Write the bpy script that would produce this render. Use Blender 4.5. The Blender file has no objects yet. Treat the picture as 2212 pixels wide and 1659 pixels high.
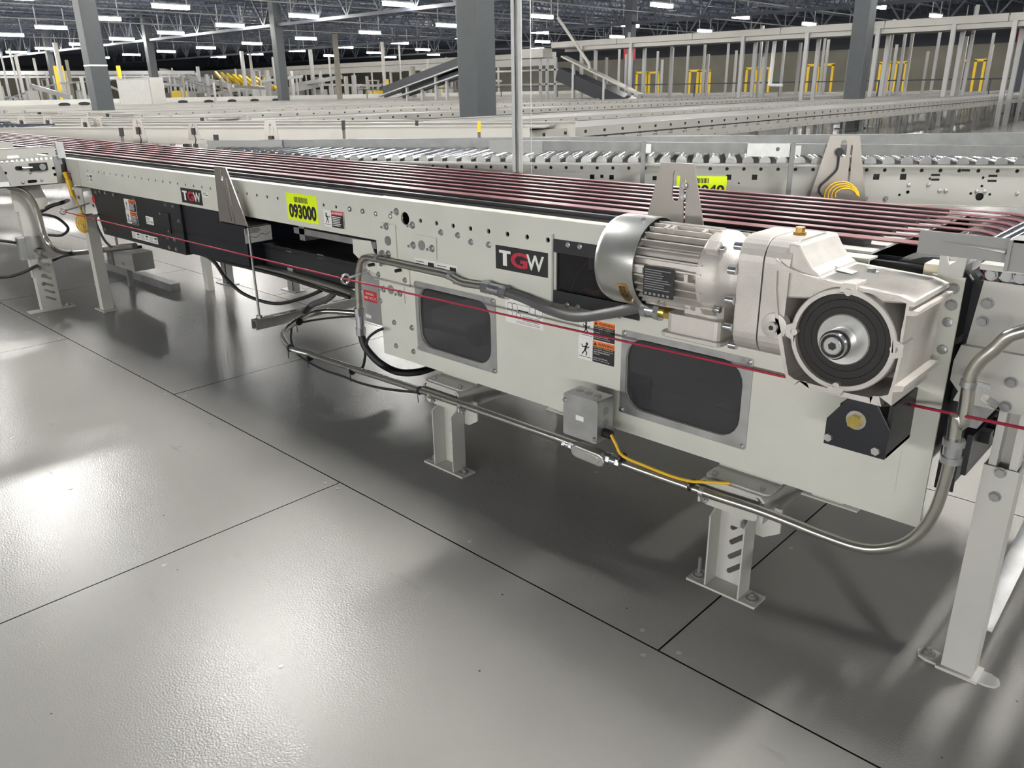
import bpy, bmesh, math, random
from mathutils import Vector, Matrix
from mathutils.geometry import tessellate_polygon
random.seed(7)
SC = bpy.context.scene
COL = SC.collection
R_ = math.radians

# ------------------------------------------------------------------ camera
CAM = Vector((0, 0, 1.2)); FPX = 1712.7; PPX, PPY = 1106.0, 829.5
_p, _r, _y = R_(20.4025), R_(-0.8456), R_(-43.6603)
FW = Vector((math.sin(_y)*math.cos(_p), math.cos(_y)*math.cos(_p), -math.sin(_p)))
_rt = Vector((math.cos(_y), -math.sin(_y), 0)); _up = _rt.cross(FW)
RT = _rt*math.cos(_r)+_up*math.sin(_r); UP = -_rt*math.sin(_r)+_up*math.cos(_r)
cd = bpy.data.cameras.new('camera'); cam = bpy.data.objects.new('camera', cd); COL.objects.link(cam)
cd.sensor_width = 36; cd.lens = 36*FPX/2212; cd.clip_start = .02; cd.clip_end = 400
M = Matrix((RT, UP, -FW)).transposed().to_4x4(); M.translation = CAM
cam.matrix_world = M; SC.camera = cam
# ------------------------------------------------------------------ world, exposure
wd = bpy.data.worlds.new('world'); SC.world = wd; wd.use_nodes = True
wd.node_tree.nodes['Background'].inputs[0].default_value = (.80, .90, 1, 1)
wd.node_tree.nodes['Background'].inputs[1].default_value = .004
VS = SC.view_settings
VS.view_transform = 'Standard'; VS.look = 'None'; VS.gamma = 1; VS.use_curve_mapping = False; VS.exposure = 0.0
LIGHT_POWER = 285.0          # emission strength of the ceiling fixtures

# ------------------------------------------------------------------ pixel -> place (a pixel gives a ray; the plane it meets gives the point)
def ray(px, py): return FW + RT*((px-PPX)/FPX) - UP*((py-PPY)/FPX)
def F(px, py, Y=1.65): d = ray(px, py); return CAM + d*((Y-CAM.y)/d.y)
def FX(px, py, X): d = ray(px, py); return CAM + d*((X-CAM.x)/d.x)
def FZ(px, py, z=0.0): d = ray(px, py); return CAM + d*((z-CAM.z)/d.z)

# ------------------------------------------------------------------ materials
def mat(name, col, rough=.5, metal=0.0, var=0.0, vscale=6.0, bump=0.0, bscale=200.0, spec=.5, emit=0.0, alpha=1.0, trans=0.0, streak=None, coat=0.0, rvar=0.0):
    m = bpy.data.materials.new(name); m.use_nodes = True
    nt = m.node_tree; b = nt.nodes['Principled BSDF']; L = nt.links
    b.inputs['Base Color'].default_value = (*col, 1); b.inputs['Roughness'].default_value = rough
    b.inputs['Metallic'].default_value = metal; b.inputs['Specular IOR Level'].default_value = spec
    b.inputs['Coat Weight'].default_value = coat
    if emit: b.inputs['Emission Color'].default_value = (1, .985, .95, 1); b.inputs['Emission Strength'].default_value = emit
    if alpha < 1: b.inputs['Alpha'].default_value = alpha
    if trans: b.inputs['Transmission Weight'].default_value = trans
    if var or bump or rvar:
        tc = nt.nodes.new('ShaderNodeTexCoord'); geo = nt.nodes.new('ShaderNodeNewGeometry')
        src = geo.outputs['Position']
        if streak:
            mp = nt.nodes.new('ShaderNodeMapping'); mp.inputs['Scale'].default_value = streak
            L.new(src, mp.inputs['Vector']); src = mp.outputs[0]
    if var or rvar:
        n = nt.nodes.new('ShaderNodeTexNoise'); n.inputs['Scale'].default_value = vscale; n.inputs['Detail'].default_value = 6
        L.new(src, n.inputs['Vector'])
        if var:
            r = nt.nodes.new('ShaderNodeMapRange'); r.inputs[1].default_value = .3; r.inputs[2].default_value = .7
            r.inputs[3].default_value = 1-var; r.inputs[4].default_value = 1+var
            L.new(n.outputs['Fac'], r.inputs[0])
            mx = nt.nodes.new('ShaderNodeMix'); mx.data_type = 'RGBA'; mx.blend_type = 'MULTIPLY'
            mx.inputs['Factor'].default_value = 1; mx.inputs[6].default_value = (*col, 1)
            L.new(r.outputs[0], mx.inputs[7]); L.new(mx.outputs[2], b.inputs['Base Color'])
        if rvar:
            r2 = nt.nodes.new('ShaderNodeMapRange'); r2.inputs[1].default_value = .3; r2.inputs[2].default_value = .7
            r2.inputs[3].default_value = rough-rvar; r2.inputs[4].default_value = rough+rvar
            L.new(n.outputs['Fac'], r2.inputs[0]); L.new(r2.outputs[0], b.inputs['Roughness'])
    if bump:
        n2 = nt.nodes.new('ShaderNodeTexNoise'); n2.inputs['Scale'].default_value = bscale; n2.inputs['Detail'].default_value = 2
        L.new(geo.outputs['Position'], n2.inputs['Vector'])
        bp = nt.nodes.new('ShaderNodeBump'); bp.inputs['Strength'].default_value = bump; bp.inputs['Distance'].default_value = .002
        L.new(n2.outputs['Fac'], bp.inputs['Height']); L.new(bp.outputs[0], b.inputs['Normal'])
    return m

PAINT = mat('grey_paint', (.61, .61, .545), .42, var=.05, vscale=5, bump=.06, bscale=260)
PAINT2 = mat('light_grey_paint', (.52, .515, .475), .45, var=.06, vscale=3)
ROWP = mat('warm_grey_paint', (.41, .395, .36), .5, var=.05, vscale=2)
GREYBOX = mat('mid_grey_paint', (.30, .30, .29), .5, var=.05)
BELTGREY = mat('grey_belt', (.235, .23, .215), .6, var=.05)
DARKP = mat('charcoal_paint', (.012, .013, .015), .42, var=.15, vscale=8)
NAVY = mat('blue_black_paint', (.005, .0065, .012), .40, var=.12)
BLACK = mat('black_plastic', (.010, .010, .012), .38)
RUBBER = mat('black_rubber', (.016, .016, .017), .55)
HOSE = mat('grey_hose', (.10, .10, .10), .42, bump=.2, bscale=400)
BELT = mat('dark_red_belt', (.155, .042, .046), .36, var=.14, vscale=30, streak=(.15, 1, 1))
BELTSIDE = mat('black_belt_edge', (.014, .011, .012), .5)
ROPE = mat('red_rope', (.33, .012, .04), .5)
HOSERED = mat('red_air_hose', (.45, .03, .04), .35)
GALV = mat('galvanised_steel', (.46, .465, .46), .38, .8, var=.10, vscale=26, rvar=.06)
RAILM = mat('rail_galvanised', (.19, .195, .19), .45, .5, var=.12, vscale=16)
POSTM = mat('pale_post_metal', (.38, .38, .37), .45, .4)
GALVD = mat('dull_galvanised_steel', (.33, .335, .33), .42, .7, var=.12, vscale=18, rvar=.06)
ZINC = mat('zinc_plate', (.62, .63, .64), .25, .95, var=.1, vscale=60)
CONDUIT = mat('steel_conduit', (.56, .55, .49), .27, .95, var=.08, vscale=12)
CHROME = mat('chrome_roller', (.72, .73, .74), .14, 1.0, rvar=.04, vscale=20)
STAIN = mat('stainless_sheet', (.33, .305, .28), .36, .75, var=.06, vscale=10)
CAST = mat('cast_aluminium', (.60, .57, .53), .50, .55, var=.10, vscale=14, bump=.25, bscale=420)
CASTM = mat('machined_aluminium', (.66, .65, .62), .30, .8, var=.05)
FANC = mat('zinc_fan_cover', (.58, .585, .55), .30, .85, var=.10, vscale=9, rvar=.05)
SEAL = mat('brown_black_seal', (.010, .008, .007), .55, var=.1, vscale=40)
BRASS = mat('brass', (.62, .40, .13), .32, .95)
GOLD = mat('yellow_zinc', (.62, .48, .14), .28, .95, var=.15, vscale=60)
YELC = mat('yellow_cable', (.80, .48, .015), .42)
YELP = mat('yellow_paint', (.78, .52, .02), .5)
YELL = mat('fluorescent_yellow', (.76, .95, .005), .5)
ORANGE = mat('orange_print', (.85, .19, .02), .5)
REDL = mat('red_print', (.55, .02, .035), .45)
WHITE = mat('white_print', (.78, .78, .75), .5)
INK = mat('black_ink', (.012, .012, .013), .45)
PLASTW = mat('cream_plastic', (.72, .66, .50), .5, var=.05)
CLEAR = mat('tinted_polycarbonate', (.045, .046, .05), .07, alpha=.80, spec=.6)
SMOKE = mat('smoked_polycarbonate', (.02, .02, .022), .08, alpha=.62, spec=.6)
COLUMN = mat('column_grey', (.06, .066, .07), .55, var=.05)
DECK = mat('roof_deck', (.17, .20, .27), .6, var=.2, vscale=1.2)
STEEL = mat('roof_steel', (.05, .06, .085), .5)
STEEL2 = mat('roof_girder_steel', (.065, .074, .092), .5)
WALLM = mat('beige_wall', (.22, .205, .165), .8, var=.12, vscale=.6)
WALLD = mat('dark_wall', (.04, .045, .055), .8)
LAMPH = mat('lamp_housing', (.5, .5, .5), .5)
LAMPE = mat('lamp_diffuser', (.9, .9, .9), .5, emit=LIGHT_POWER)
LAMPB = mat('dimmed_lamp_diffuser', (.9, .9, .9), .5, emit=LIGHT_POWER*.42)
LAMP_FILL = mat('boosted_fill_diffuser', (.9, .9, .9), .5, emit=LIGHT_POWER*3.8)
MERGE_DIM = mat('dimmed_merge_paint', (.40, .395, .36), .45, var=.05, vscale=3)  # light grey paint darkened to offset the strong light on the merge conveyor
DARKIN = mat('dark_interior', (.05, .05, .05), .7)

def floor_material():
    m = bpy.data.materials.new('sealed_deck_floor'); m.use_nodes = True
    nt = m.node_tree; b = nt.nodes['Principled BSDF']; L = nt.links; N = nt.nodes.new
    geo = N('ShaderNodeNewGeometry')
    def noise(sc, det=4, vec=None):
        n = N('ShaderNodeTexNoise'); n.inputs['Scale'].default_value = sc; n.inputs['Detail'].default_value = det
        L.new(vec or geo.outputs['Position'], n.inputs['Vector']); return n.outputs['Fac']
    def ramp(f, a, bb, c, d):
        r = N('ShaderNodeMapRange'); r.inputs[1].default_value = a; r.inputs[2].default_value = bb
        r.inputs[3].default_value = c; r.inputs[4].default_value = d; L.new(f, r.inputs[0]); return r.outputs[0]
    def mul(a, c):
        k = N('ShaderNodeMath'); k.operation = 'MULTIPLY'; L.new(a, k.inputs[0]); L.new(c, k.inputs[1]); return k.outputs[0]
    big = ramp(noise(1.1, 5), .3, .7, .93, 1.07)
    mp = N('ShaderNodeMapping'); mp.inputs['Scale'].default_value = (1, 5, 1); mp.inputs['Rotation'].default_value = (0, 0, .7)
    L.new(geo.outputs['Position'], mp.inputs['Vector'])
    scuff = ramp(noise(3.2, 8, mp.outputs[0]), .68, .80, 1, .80)
    vo = N('ShaderNodeTexVoronoi'); vo.inputs['Scale'].default_value = 9; L.new(geo.outputs['Position'], vo.inputs['Vector'])
    speck = ramp(vo.outputs['Distance'], .018, .034, .25, 1)
    f = mul(mul(big, scuff), speck)
    mx = N('ShaderNodeMix'); mx.data_type = 'RGBA'; mx.blend_type = 'MULTIPLY'; mx.inputs['Factor'].default_value = 1
    mx.inputs[6].default_value = (.262, .253, .24, 1); L.new(f, mx.inputs[7]); L.new(mx.outputs[2], b.inputs['Base Color'])
    L.new(ramp(noise(2.3, 5), .3, .7, .13, .17), b.inputs['Roughness'])
    b.inputs['Specular IOR Level'].default_value = .085
    n2 = noise(205, 1); bp = N('ShaderNodeBump'); bp.inputs['Strength'].default_value = .30; bp.inputs['Distance'].default_value = .0022
    L.new(n2, bp.inputs['Height']); L.new(bp.outputs[0], b.inputs['Normal'])
    return m
FLOOR = floor_material()

# ------------------------------------------------------------------ mesh helpers
W = {}                                  # world origin of every object (translations only)
def tag(o, label, cat, group=None):
    o['label'] = label; o['category'] = cat
    if group: o['group'] = group
    return o
def thing(name, label, cat, loc=(0, 0, 0), group=None):
    o = bpy.data.objects.new(name, None); COL.objects.link(o); o.empty_display_size = .05
    o.location = loc; W[o] = Vector(loc)
    if label: tag(o, label, cat, group)
    return o
def put(name, me, loc, parent=None, rot=None):
    o = bpy.data.objects.new(name, me); COL.objects.link(o); loc = Vector(loc); W[o] = loc
    if parent is not None: o.parent = parent; o.location = loc-W[parent]
    else: o.location = loc
    if rot: o.rotation_euler = rot
    return o
class MB:
    def __init__(s): s.v = []; s.f = []
    def add(s, vs, fs):
        n = len(s.v); s.v += [Vector(v) for v in vs]; s.f += [tuple(i+n for i in f) for f in fs]; return s
    def bx(s, x0, x1, y0, y1, z0, z1):
        return s.add([(x, y, z) for x in (x0, x1) for y in (y0, y1) for z in (z0, z1)],
                     [(0, 1, 3, 2), (4, 6, 7, 5), (0, 4, 5, 1), (2, 3, 7, 6), (0, 2, 6, 4), (1, 5, 7, 3)])
    def obx(s, p0, p1, w, h, up=(0, 0, 1)):      # box bar from p0 to p1, width w across, height h along up
        p0, p1 = Vector(p0), Vector(p1); d = (p1-p0).normalized(); up = Vector(up)
        sd = d.cross(up)
        if sd.length < 1e-4: sd = d.cross(Vector((1, 0, 0)))
        sd.normalize(); u = sd.cross(d).normalized(); sd *= w/2; u *= h/2
        return s.add([p+a*sd+b*u for p in (p0, p1) for a, b in ((-1, -1), (1, -1), (1, 1), (-1, 1))],
                     [(3, 2, 1, 0), (4, 5, 6, 7), (0, 1, 5, 4), (1, 2, 6, 5), (2, 3, 7, 6), (3, 0, 4, 7)])
    def cyl(s, p0, p1, r, r1=None, n=14, caps=True):
        p0, p1 = Vector(p0), Vector(p1); r1 = r if r1 is None else r1
        d = (p1-p0).normalized(); a = d.orthogonal().normalized(); b = d.cross(a)
        c = [a*math.cos(2*math.pi*i/n)+b*math.sin(2*math.pi*i/n) for i in range(n)]
        vs = [p0+k*r for k in c]+[p1+k*r1 for k in c]
        fs = [(i, (i+1) % n, n+(i+1) % n, n+i) for i in range(n)]
        if caps: fs += [tuple(range(n-1, -1, -1)), tuple(range(n, 2*n))]
        return s.add(vs, fs)
    def lathe(s, prof, o, d, n=28, caps=True):              # prof: [(t along d, radius)]
        o, d = Vector(o), Vector(d).normalized(); a = d.orthogonal().normalized(); b = d.cross(a); vs = []; fs = []
        for t, r in prof: vs += [o+d*t+(a*math.cos(2*math.pi*i/n)+b*math.sin(2*math.pi*i/n))*r for i in range(n)]
        for k in range(len(prof)-1): fs += [(k*n+i, k*n+(i+1) % n, (k+1)*n+(i+1) % n, (k+1)*n+i) for i in range(n)]
        if caps: fs += [tuple(range(n-1, -1, -1)), tuple(range((len(prof)-1)*n, len(prof)*n))]
        return s.add(vs, fs)
    def tube(s, pts, r, n=10):
        pts = [Vector(p) for p in pts]; m = len(pts); vs = []; fs = []; a = None
        for i, p in enumerate(pts):
            d = (pts[min(i+1, m-1)]-pts[max(i-1, 0)]).normalized()
            a = d.orthogonal().normalized() if a is None else (a-d*a.dot(d)).normalized()
            b = d.cross(a)
            vs += [p+(a*math.cos(2*math.pi*k/n)+b*math.sin(2*math.pi*k/n))*r for k in range(n)]
        for i in range(m-1): fs += [(i*n+k, i*n+(k+1) % n, (i+1)*n+(k+1) % n, (i+1)*n+k) for k in range(n)]
        fs += [tuple(range(n-1, -1, -1)), tuple(range((m-1)*n, m*n))]
        return s.add(vs, fs)
    def prism(s, pts, vec):
        pts = [Vector(p) for p in pts]; vec = Vector(vec); n = len(pts)
        tri = tessellate_polygon([pts])
        return s.add(pts+[p+vec for p in pts], [tuple(t) for t in tri]+[tuple(n+i for i in reversed(t)) for t in tri]
                     + [(i, (i+1) % n, n+(i+1) % n, n+i) for i in range(n)])
    def plate(s, outer, holes, o, u, v, w):      # 2D outline + holes on plane o+u*a+v*b, thickness vector w
        o, u, v, w = Vector(o), Vector(u), Vector(v), Vector(w)
        loops = [outer]+list(holes); flat = [p for l in loops for p in l]; n = len(flat)
        tri = tessellate_polygon([[Vector((a, b, 0)) for a, b in l] for l in loops])
        P = [o+u*a+v*b for a, b in flat]; fs = [tuple(t) for t in tri]+[tuple(n+i for i in reversed(t)) for t in tri]
        k = 0
        for l in loops:
            m = len(l); fs += [(k+i, k+(i+1) % m, n+k+(i+1) % m, n+k+i) for i in range(m)]; k += m
        return s.add(P+[p+w for p in P], fs)
    def mesh(s, name, m, o=None, smooth=0):
        me = bpy.data.meshes.new(name); o = Vector(o) if o is not None else Vector((0, 0, 0))
        me.from_pydata([v-o for v in s.v], [], s.f); me.materials.append(m)
        bm = bmesh.new(); bm.from_mesh(me); bmesh.ops.recalc_face_normals(bm, faces=bm.faces); bm.to_mesh(me); bm.free()
        if smooth:
            for p in me.polygons: p.use_smooth = True
            me.set_sharp_from_angle(angle=R_(smooth))
        return me
    def build(s, name, m, parent=None, smooth=0, bevel=0):
        lo = [min(v[i] for v in s.v) for i in range(3)]; hi = [max(v[i] for v in s.v) for i in range(3)]
        o = Vector(((lo[0]+hi[0])/2, (lo[1]+hi[1])/2, lo[2]))
        ob = put(name, s.mesh(name, m, o, smooth), o, parent)
        if bevel:
            b = ob.modifiers.new('bevel', 'BEVEL'); b.width = bevel; b.segments = 2; b.limit_method = 'ANGLE'; b.angle_limit = R_(50)
        return ob
def circ(a, b, r, n=12, ry=None): return [(a+r*math.cos(2*math.pi*i/n), b+(ry or r)*math.sin(2*math.pi*i/n)) for i in range(n)]
def rrect(a0, a1, b0, b1, r, n=4):
    out = []
    for cx, cy, q in ((a1-r, b1-r, 0), (a0+r, b1-r, 1), (a0+r, b0+r, 2), (a1-r, b0+r, 3)):
        out += [(cx+r*math.cos((q+i/n)*math.pi/2), cy+r*math.sin((q+i/n)*math.pi/2)) for i in range(n+1)]
    return out
def slot(a, b, L, w, ang=0, n=4):
    pts = []
    for e in (1, -1):
        for i in range(n+1):
            t = (-.5+i/n)*math.pi+(0 if e > 0 else math.pi)
            pts.append((e*(L-w)/2+w/2*math.cos(t), w/2*math.sin(t)))
    c, s_ = math.cos(ang), math.sin(ang)
    return [(a+x*c-y*s_, b+x*s_+y*c) for x, y in pts]
def spline(pts, k=6):
    pts = [Vector(p) for p in pts]; out = []
    for i in range(len(pts)-1):
        p0, p1, p2, p3 = pts[max(i-1, 0)], pts[i], pts[i+1], pts[min(i+2, len(pts)-1)]
        for j in range(k):
            t = j/k
            out.append(.5*((2*p1)+(p2-p0)*t+(2*p0-5*p1+4*p2-p3)*t*t+(3*p1-p0-3*p2+p3)*t**3))
    return out+[pts[-1]]
def fillet(pts, r, k=6):                         # straight runs with round bends
    pts = [Vector(p) for p in pts]; out = [pts[0]]
    for i in range(1, len(pts)-1):
        a, b, c = pts[i-1], pts[i], pts[i+1]; da = (a-b); dc = (c-b)
        q = min(r, da.length*.49, dc.length*.49); s0 = b+da.normalized()*q; s1 = b+dc.normalized()*q
        for j in range(k+1):
            t = j/k; out.append(s0*(1-t)**2+b*2*t*(1-t)+s1*t*t)
    return out+[pts[-1]]
# text -> flat mesh, fitted into a box (a0..a1, b0..b1) on the plane o+u*a+v*b
_txt = {}
def text2d(s, bold=0.0):
    if (s, bold) in _txt: return _txt[(s, bold)]
    c = bpy.data.curves.new('txt', 'FONT'); c.body = s; c.resolution_u = 3; c.offset = bold
    ob = bpy.data.objects.new('txt', c); COL.objects.link(ob)
    bpy.context.view_layer.update()
    me = bpy.data.meshes.new_from_object(ob.evaluated_get(bpy.context.evaluated_depsgraph_get()))
    v = [(p.co.x, p.co.y) for p in me.vertices]; f = [tuple(p.vertices) for p in me.polygons]
    bpy.data.objects.remove(ob); bpy.data.curves.remove(c); bpy.data.meshes.remove(me)
    _txt[(s, bold)] = (v, f); return v, f
def text_into(mb, s, a0, a1, b0, b1, o, u, v, bold=0.0):
    vv, ff = text2d(s, bold); o, u, v = Vector(o), Vector(u), Vector(v)
    x0 = min(p[0] for p in vv); x1 = max(p[0] for p in vv); y0 = min(p[1] for p in vv); y1 = max(p[1] for p in vv)
    mb.add([o+u*(a0+(x-x0)/(x1-x0)*(a1-a0))+v*(b0+(y-y0)/(y1-y0)*(b1-b0)) for x, y in vv], ff)
def quad(mb, a0, a1, b0, b1, o, u, v):
    o, u, v = Vector(o), Vector(u), Vector(v)
    mb.add([o+u*a+v*b for a, b in ((a0, b0), (a1, b0), (a1, b1), (a0, b1))], [(0, 1, 2, 3)])
def poly(mb, pts, o, u, v):
    o, u, v = Vector(o), Vector(u), Vector(v); P = [o+u*a+v*b for a, b in pts]
    mb.add(P, [tuple(t) for t in tessellate_polygon([P])])

X, Y_, Z = Vector((1, 0, 0)), Vector((0, 1, 0)), Vector((0, 0, 1))
# shared hardware meshes, axis along -Y (facing the aisle)
def _hex(r, h, wr=1.35, stud=0):
    m = MB(); m.cyl((0, 0, 0), (0, -.0015, 0), r*wr, n=14); m.cyl((0, -.0015, 0), (0, -.0015-h, 0), r, n=6)
    m.cyl((0, -.0015-h, 0), (0, -.0022-h, 0), r*.8, n=10)
    if stud: m.cyl((0, 0, 0), (0, -stud, 0), r*.55, n=8)
    return m
BOLT = _hex(.0075, .005).mesh('bolt', ZINC); BOLTS = _hex(.0055, .004).mesh('small_bolt', ZINC)
BOLTB = _hex(.0092, .007, 1.22).mesh('large_bolt', GALVD); NUT = _hex(.0085, .007, 1.45, .022).mesh('nut', ZINC)
_m = MB(); _m.lathe([(0, .009), (.002, .0085), (.004, .006), (.005, .002)], (0, 0, 0), (0, -1, 0), 12)
CARR = _m.mesh('carriage_bolt', GALV, smooth=60)
_m = MB(); _m.cyl((0, 0, 0), (0, 0, .003), .017, n=14); _m.cyl((0, 0, .003), (0, 0, .011), .010, n=6); _m.cyl((0, 0, .011), (0, 0, .016), .006, n=8)
ANCH = _m.mesh('anchor_bolt', GALVD)
def bolts(parent, pts, me=BOLT, Y=1.65, name='bolt'):
    for px in pts:
        p = F(px[0], px[1], Y); put(name, me, (p.x, Y, p.z), parent)
# ================================================================== SETTING
def struct(o): o['kind'] = 'structure'; return o
PX0, PX1, PY0, PY1 = -9.336, 5.304, -2.37, 6.17          # deck panels laid one by one here
m = MB()
for a in ((-110, PX0, -60, 80), (PX1, 30, -60, 80), (PX0, PX1, -60, PY0), (PX0, PX1, PY1, 80)): m.bx(*a, -.02, 0)
floor = struct(m.build('floor', FLOOR))
m = MB(); m.bx(PX0, PX1, PY0, PY1, -.06, -.04); m.build('subfloor', INK, floor)
scr = MB(); scr.cyl((0, 0, 0), (0, 0, .0012), .0065, n=10); scr.cyl((0, 0, .0012), (0, 0, .0016), .003, n=6); SCREW = scr.mesh('screw', GREYBOX)
for j in range(7):
    y0 = 1.29+1.22*(j-3); off = -2.016 if (j % 2 == 0) else -.785
    for i in range(-4, 5):
        x0 = off+2.44*i; x1 = x0+2.44
        a, b = max(x0, PX0), min(x1, PX1)
        if b-a < .2: continue
        g = .0022
        mm = MB(); mm.bx(a+g, b-g, y0+g, y0+1.22-g, -.04, 0); pn = mm.build('floor_panel', FLOOR, floor); pn.data.materials.append(INK)
        for pf in pn.data.polygons: pf.material_index = 0 if abs(pf.normal.z) > .5 else 1
        if j in (2, 3):
            for k in range(5):
                xx = a+.05+(b-a-.1)*k/4
                for yy in (y0+.03, y0+.61, y0+1.19):
                    p = (xx+random.uniform(-.02, .02), yy+random.uniform(-.008, .008), 0)
                    d = Vector(p)-CAM; w = d.dot(FW)
                    if w > .3 and -30 < PPX+FPX*d.dot(RT)/w < 2240 and PPY-FPX*d.dot(UP)/w < 1680 and random.random() < .75:
                        put('screw', SCREW, p, pn)

# ---- ceiling: deck, joists, girders
m = MB(); m.bx(-110, 30, -60, 80, 6.35, 6.5); ceil = struct(m.build('ceiling', DECK))
jm = MB()
jm.bx(-.05, .05, -28, 78, 6.22, 6.32); jm.bx(-.04, .04, -28, 78, 5.62, 5.68)
yy = -28; s = 0
while yy < 77.4:
    jm.obx((0, yy, 5.65 if s else 6.27), (0, yy+.72, 6.27 if s else 5.65), .035, .035); yy += .72; s ^= 1
JOIST = jm.mesh('roof_joist', STEEL)
for i in range(56): put('roof_joist', JOIST, (-104+2.2*i, 0, 0), ceil)
gm = MB()
gm.bx(-105, 22, -.09, .09, 6.05, 6.2); gm.bx(-105, 22, -.10, .10, 4.36, 4.50)
xx = -105; k = 0
while xx < 20:
    gm.obx((xx, 0, 6.1), (xx+1.22, 0, 4.45), .09, .09, (0, 1, 0)); gm.obx((xx+1.22, 0, 4.45), (xx+2.44, 0, 6.1), .09, .09, (0, 1, 0))
    gm.obx((xx+1.22, 0, 4.45), (xx+1.22, 0, 6.1), .06, .06, (0, 1, 0)); xx += 2.44
GIRD = gm.mesh('roof_girder', STEEL2)
for y in (-5, 9.5, 24, 38.5, 53, 67.5): put('roof_girder', GIRD, (0, y, 0), ceil)
pm = MB(); pm.cyl((0, -28, 0), (0, 78, 0), .035, n=8); PIPE = pm.mesh('sprinkler_pipe', GALVD, smooth=60)
for x in (-19.8, -33.1, -40.2, -47.5, -62, -8, -26): put('sprinkler_pipe', PIPE, (x, 0, 4.85), ceil)

# ---- walls far behind
wb = struct(MB().bx(-110, 25, 66, 66.3, 0, 3.7).build('wall_back', WALLM))
MB().bx(-110, 25, 65.9, 66.3, 3.7, 6.4).build('upper_cladding', WALLD, wb)
wl = struct(MB().bx(-110.3, -110, -60, 80, 0, 3.7).build('wall_left', WALLM))
MB().bx(-110.3, -109.9, -60, 80, 3.7, 6.4).build('upper_cladding', WALLD, wl)

# ---- columns
for k, (x, y, lab, red) in enumerate((
        (-10.15, 9.9, 'wide grey steel column standing behind the tall slotted channel post', 0),
        (-24.0, 9.05, 'grey square column with a white painted line, by the pale electrical cabinet', 0),
        (-9.35, 24, 'grey square column in front of the elevated conveyor beam with yellow frames', 0),
        (-39.2, 24, 'grey square column beyond the conveyors, beside the yellow chute frames', 0),
        (-54.4, 24, 'slim grey column with a white post beside it, behind the electrical cabinet', 0),
        (-8.6, 38.5, 'dark column with a red painted band near its top, by the beige wall', 1),
        (-27.5, 38.5, 'dark column with a red band behind the elevated conveyor posts', 1),
        (-72.5, 24, 'far grey column among the light posts at the hall end', 0))):
    t = thing('column', lab, 'column', (x, y, 0))
    w = .225
    MB().bx(x-w, x+w, y-w, y+w, 0, 6.2).build('shaft', COLUMN if not red else STEEL2, t, bevel=.02)
    MB().bx(x-.32, x+.32, y-.32, y+.32, 0, .03).build('base_plate', COLUMN, t)
    if red: MB().bx(x-w-.004, x+w+.004, y-w-.004, y+w+.004, 2.6, 3.5).build('red_band', REDL, t)
    if k == 1: MB().bx(x-w-.004, x+w+.004, y-w-.004, y+w+.004, 1.93, 1.97).build('white_band', WHITE, t)

# ---- ceiling lights, rows along the hall (their own light)
lh = MB(); lh.bx(-.11, .11, -.78, .78, .0, .06); lh.bx(-.02, .02, -.7, -.66, .06, .9); lh.bx(-.02, .02, .66, .7, .06, .9)
LH = lh.mesh('housing', LAMPH)
ld = MB(); ld.bx(-.09, .09, -.75, .75, -.14, -.001); LD = {k: ld.mesh('diffuser', v) for k, v in (('key', LAMPE), ('back', LAMPB), ('front', LAMP_FILL))}
def lamp(x, y, lab='bright white linear high bay light hanging under the dark roof', grp='linear high bay lights under the roof'):
    t = thing('high_bay_light', lab, 'light', (x, y, 4.6), grp)
    put('housing', LH, (x, y, 4.6), t); put('diffuser', LD['front' if y < 0 else ('key' if y < 9 else 'back')], (x, y, 4.6), t)
for y, x0 in ((-30, 21.2), (-38, 21.2), (-46, 21.2), (-54, 21.2), (3.2, .35), (10.5, .2), (16.4, .2), (23.0, -.3), (32.3, -.6), (41.0, -1.5), (49.2, -1.5), (57, -2)):  # rows behind the camera: unseen, added as boosted fill for the drive panel
    n = 13 if y > 10 else (7 if y < 0 else 11)
    for k in range(-1, n):
        x = x0-6.95*k
        if y > 10 and math.hypot(x, y) > 92: continue
        lamp(x, y)
# ================================================================== MAIN BELT CONVEYOR
YP = 1.65; YB = 2.38
conv = thing('belt_conveyor', 'long strip belt conveyor with dark red belts and pale grey side frame', 'conveyor', (-2.2, 1.95, 0))
def rect(tl, tr, br, bl, Y=YP):
    a, b, c, d = (F(*p, Y) for p in (tl, tr, br, bl))
    return (a.x+d.x)/2, (b.x+c.x)/2, (c.z+d.z)/2, (a.z+b.z)/2
def zo(s, ox, oy): return lambda x, y: (ox+x/s, oy+y/s)
Z4 = zo(3.95, 0, 280); Z5 = zo(4.254, 450, 330); Z6 = zo(3.77, 740, 420); Z7 = zo(3.95, 1180, 340); Z8 = zo(3.393, 1560, 420)
Z1 = zo(2.514, 1560, 840); Z2 = zo(2.86, 1180, 760); Z3 = zo(3.77, 580, 640); ZL = zo(8.508, 0, 300); ZM = zo(7.213, 0, 460); ZR = zo(4.148, 1820, 260)
ZT = zo(8.294, 1960, 560); ZU = zo(5.183, 1960, 740)
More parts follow.
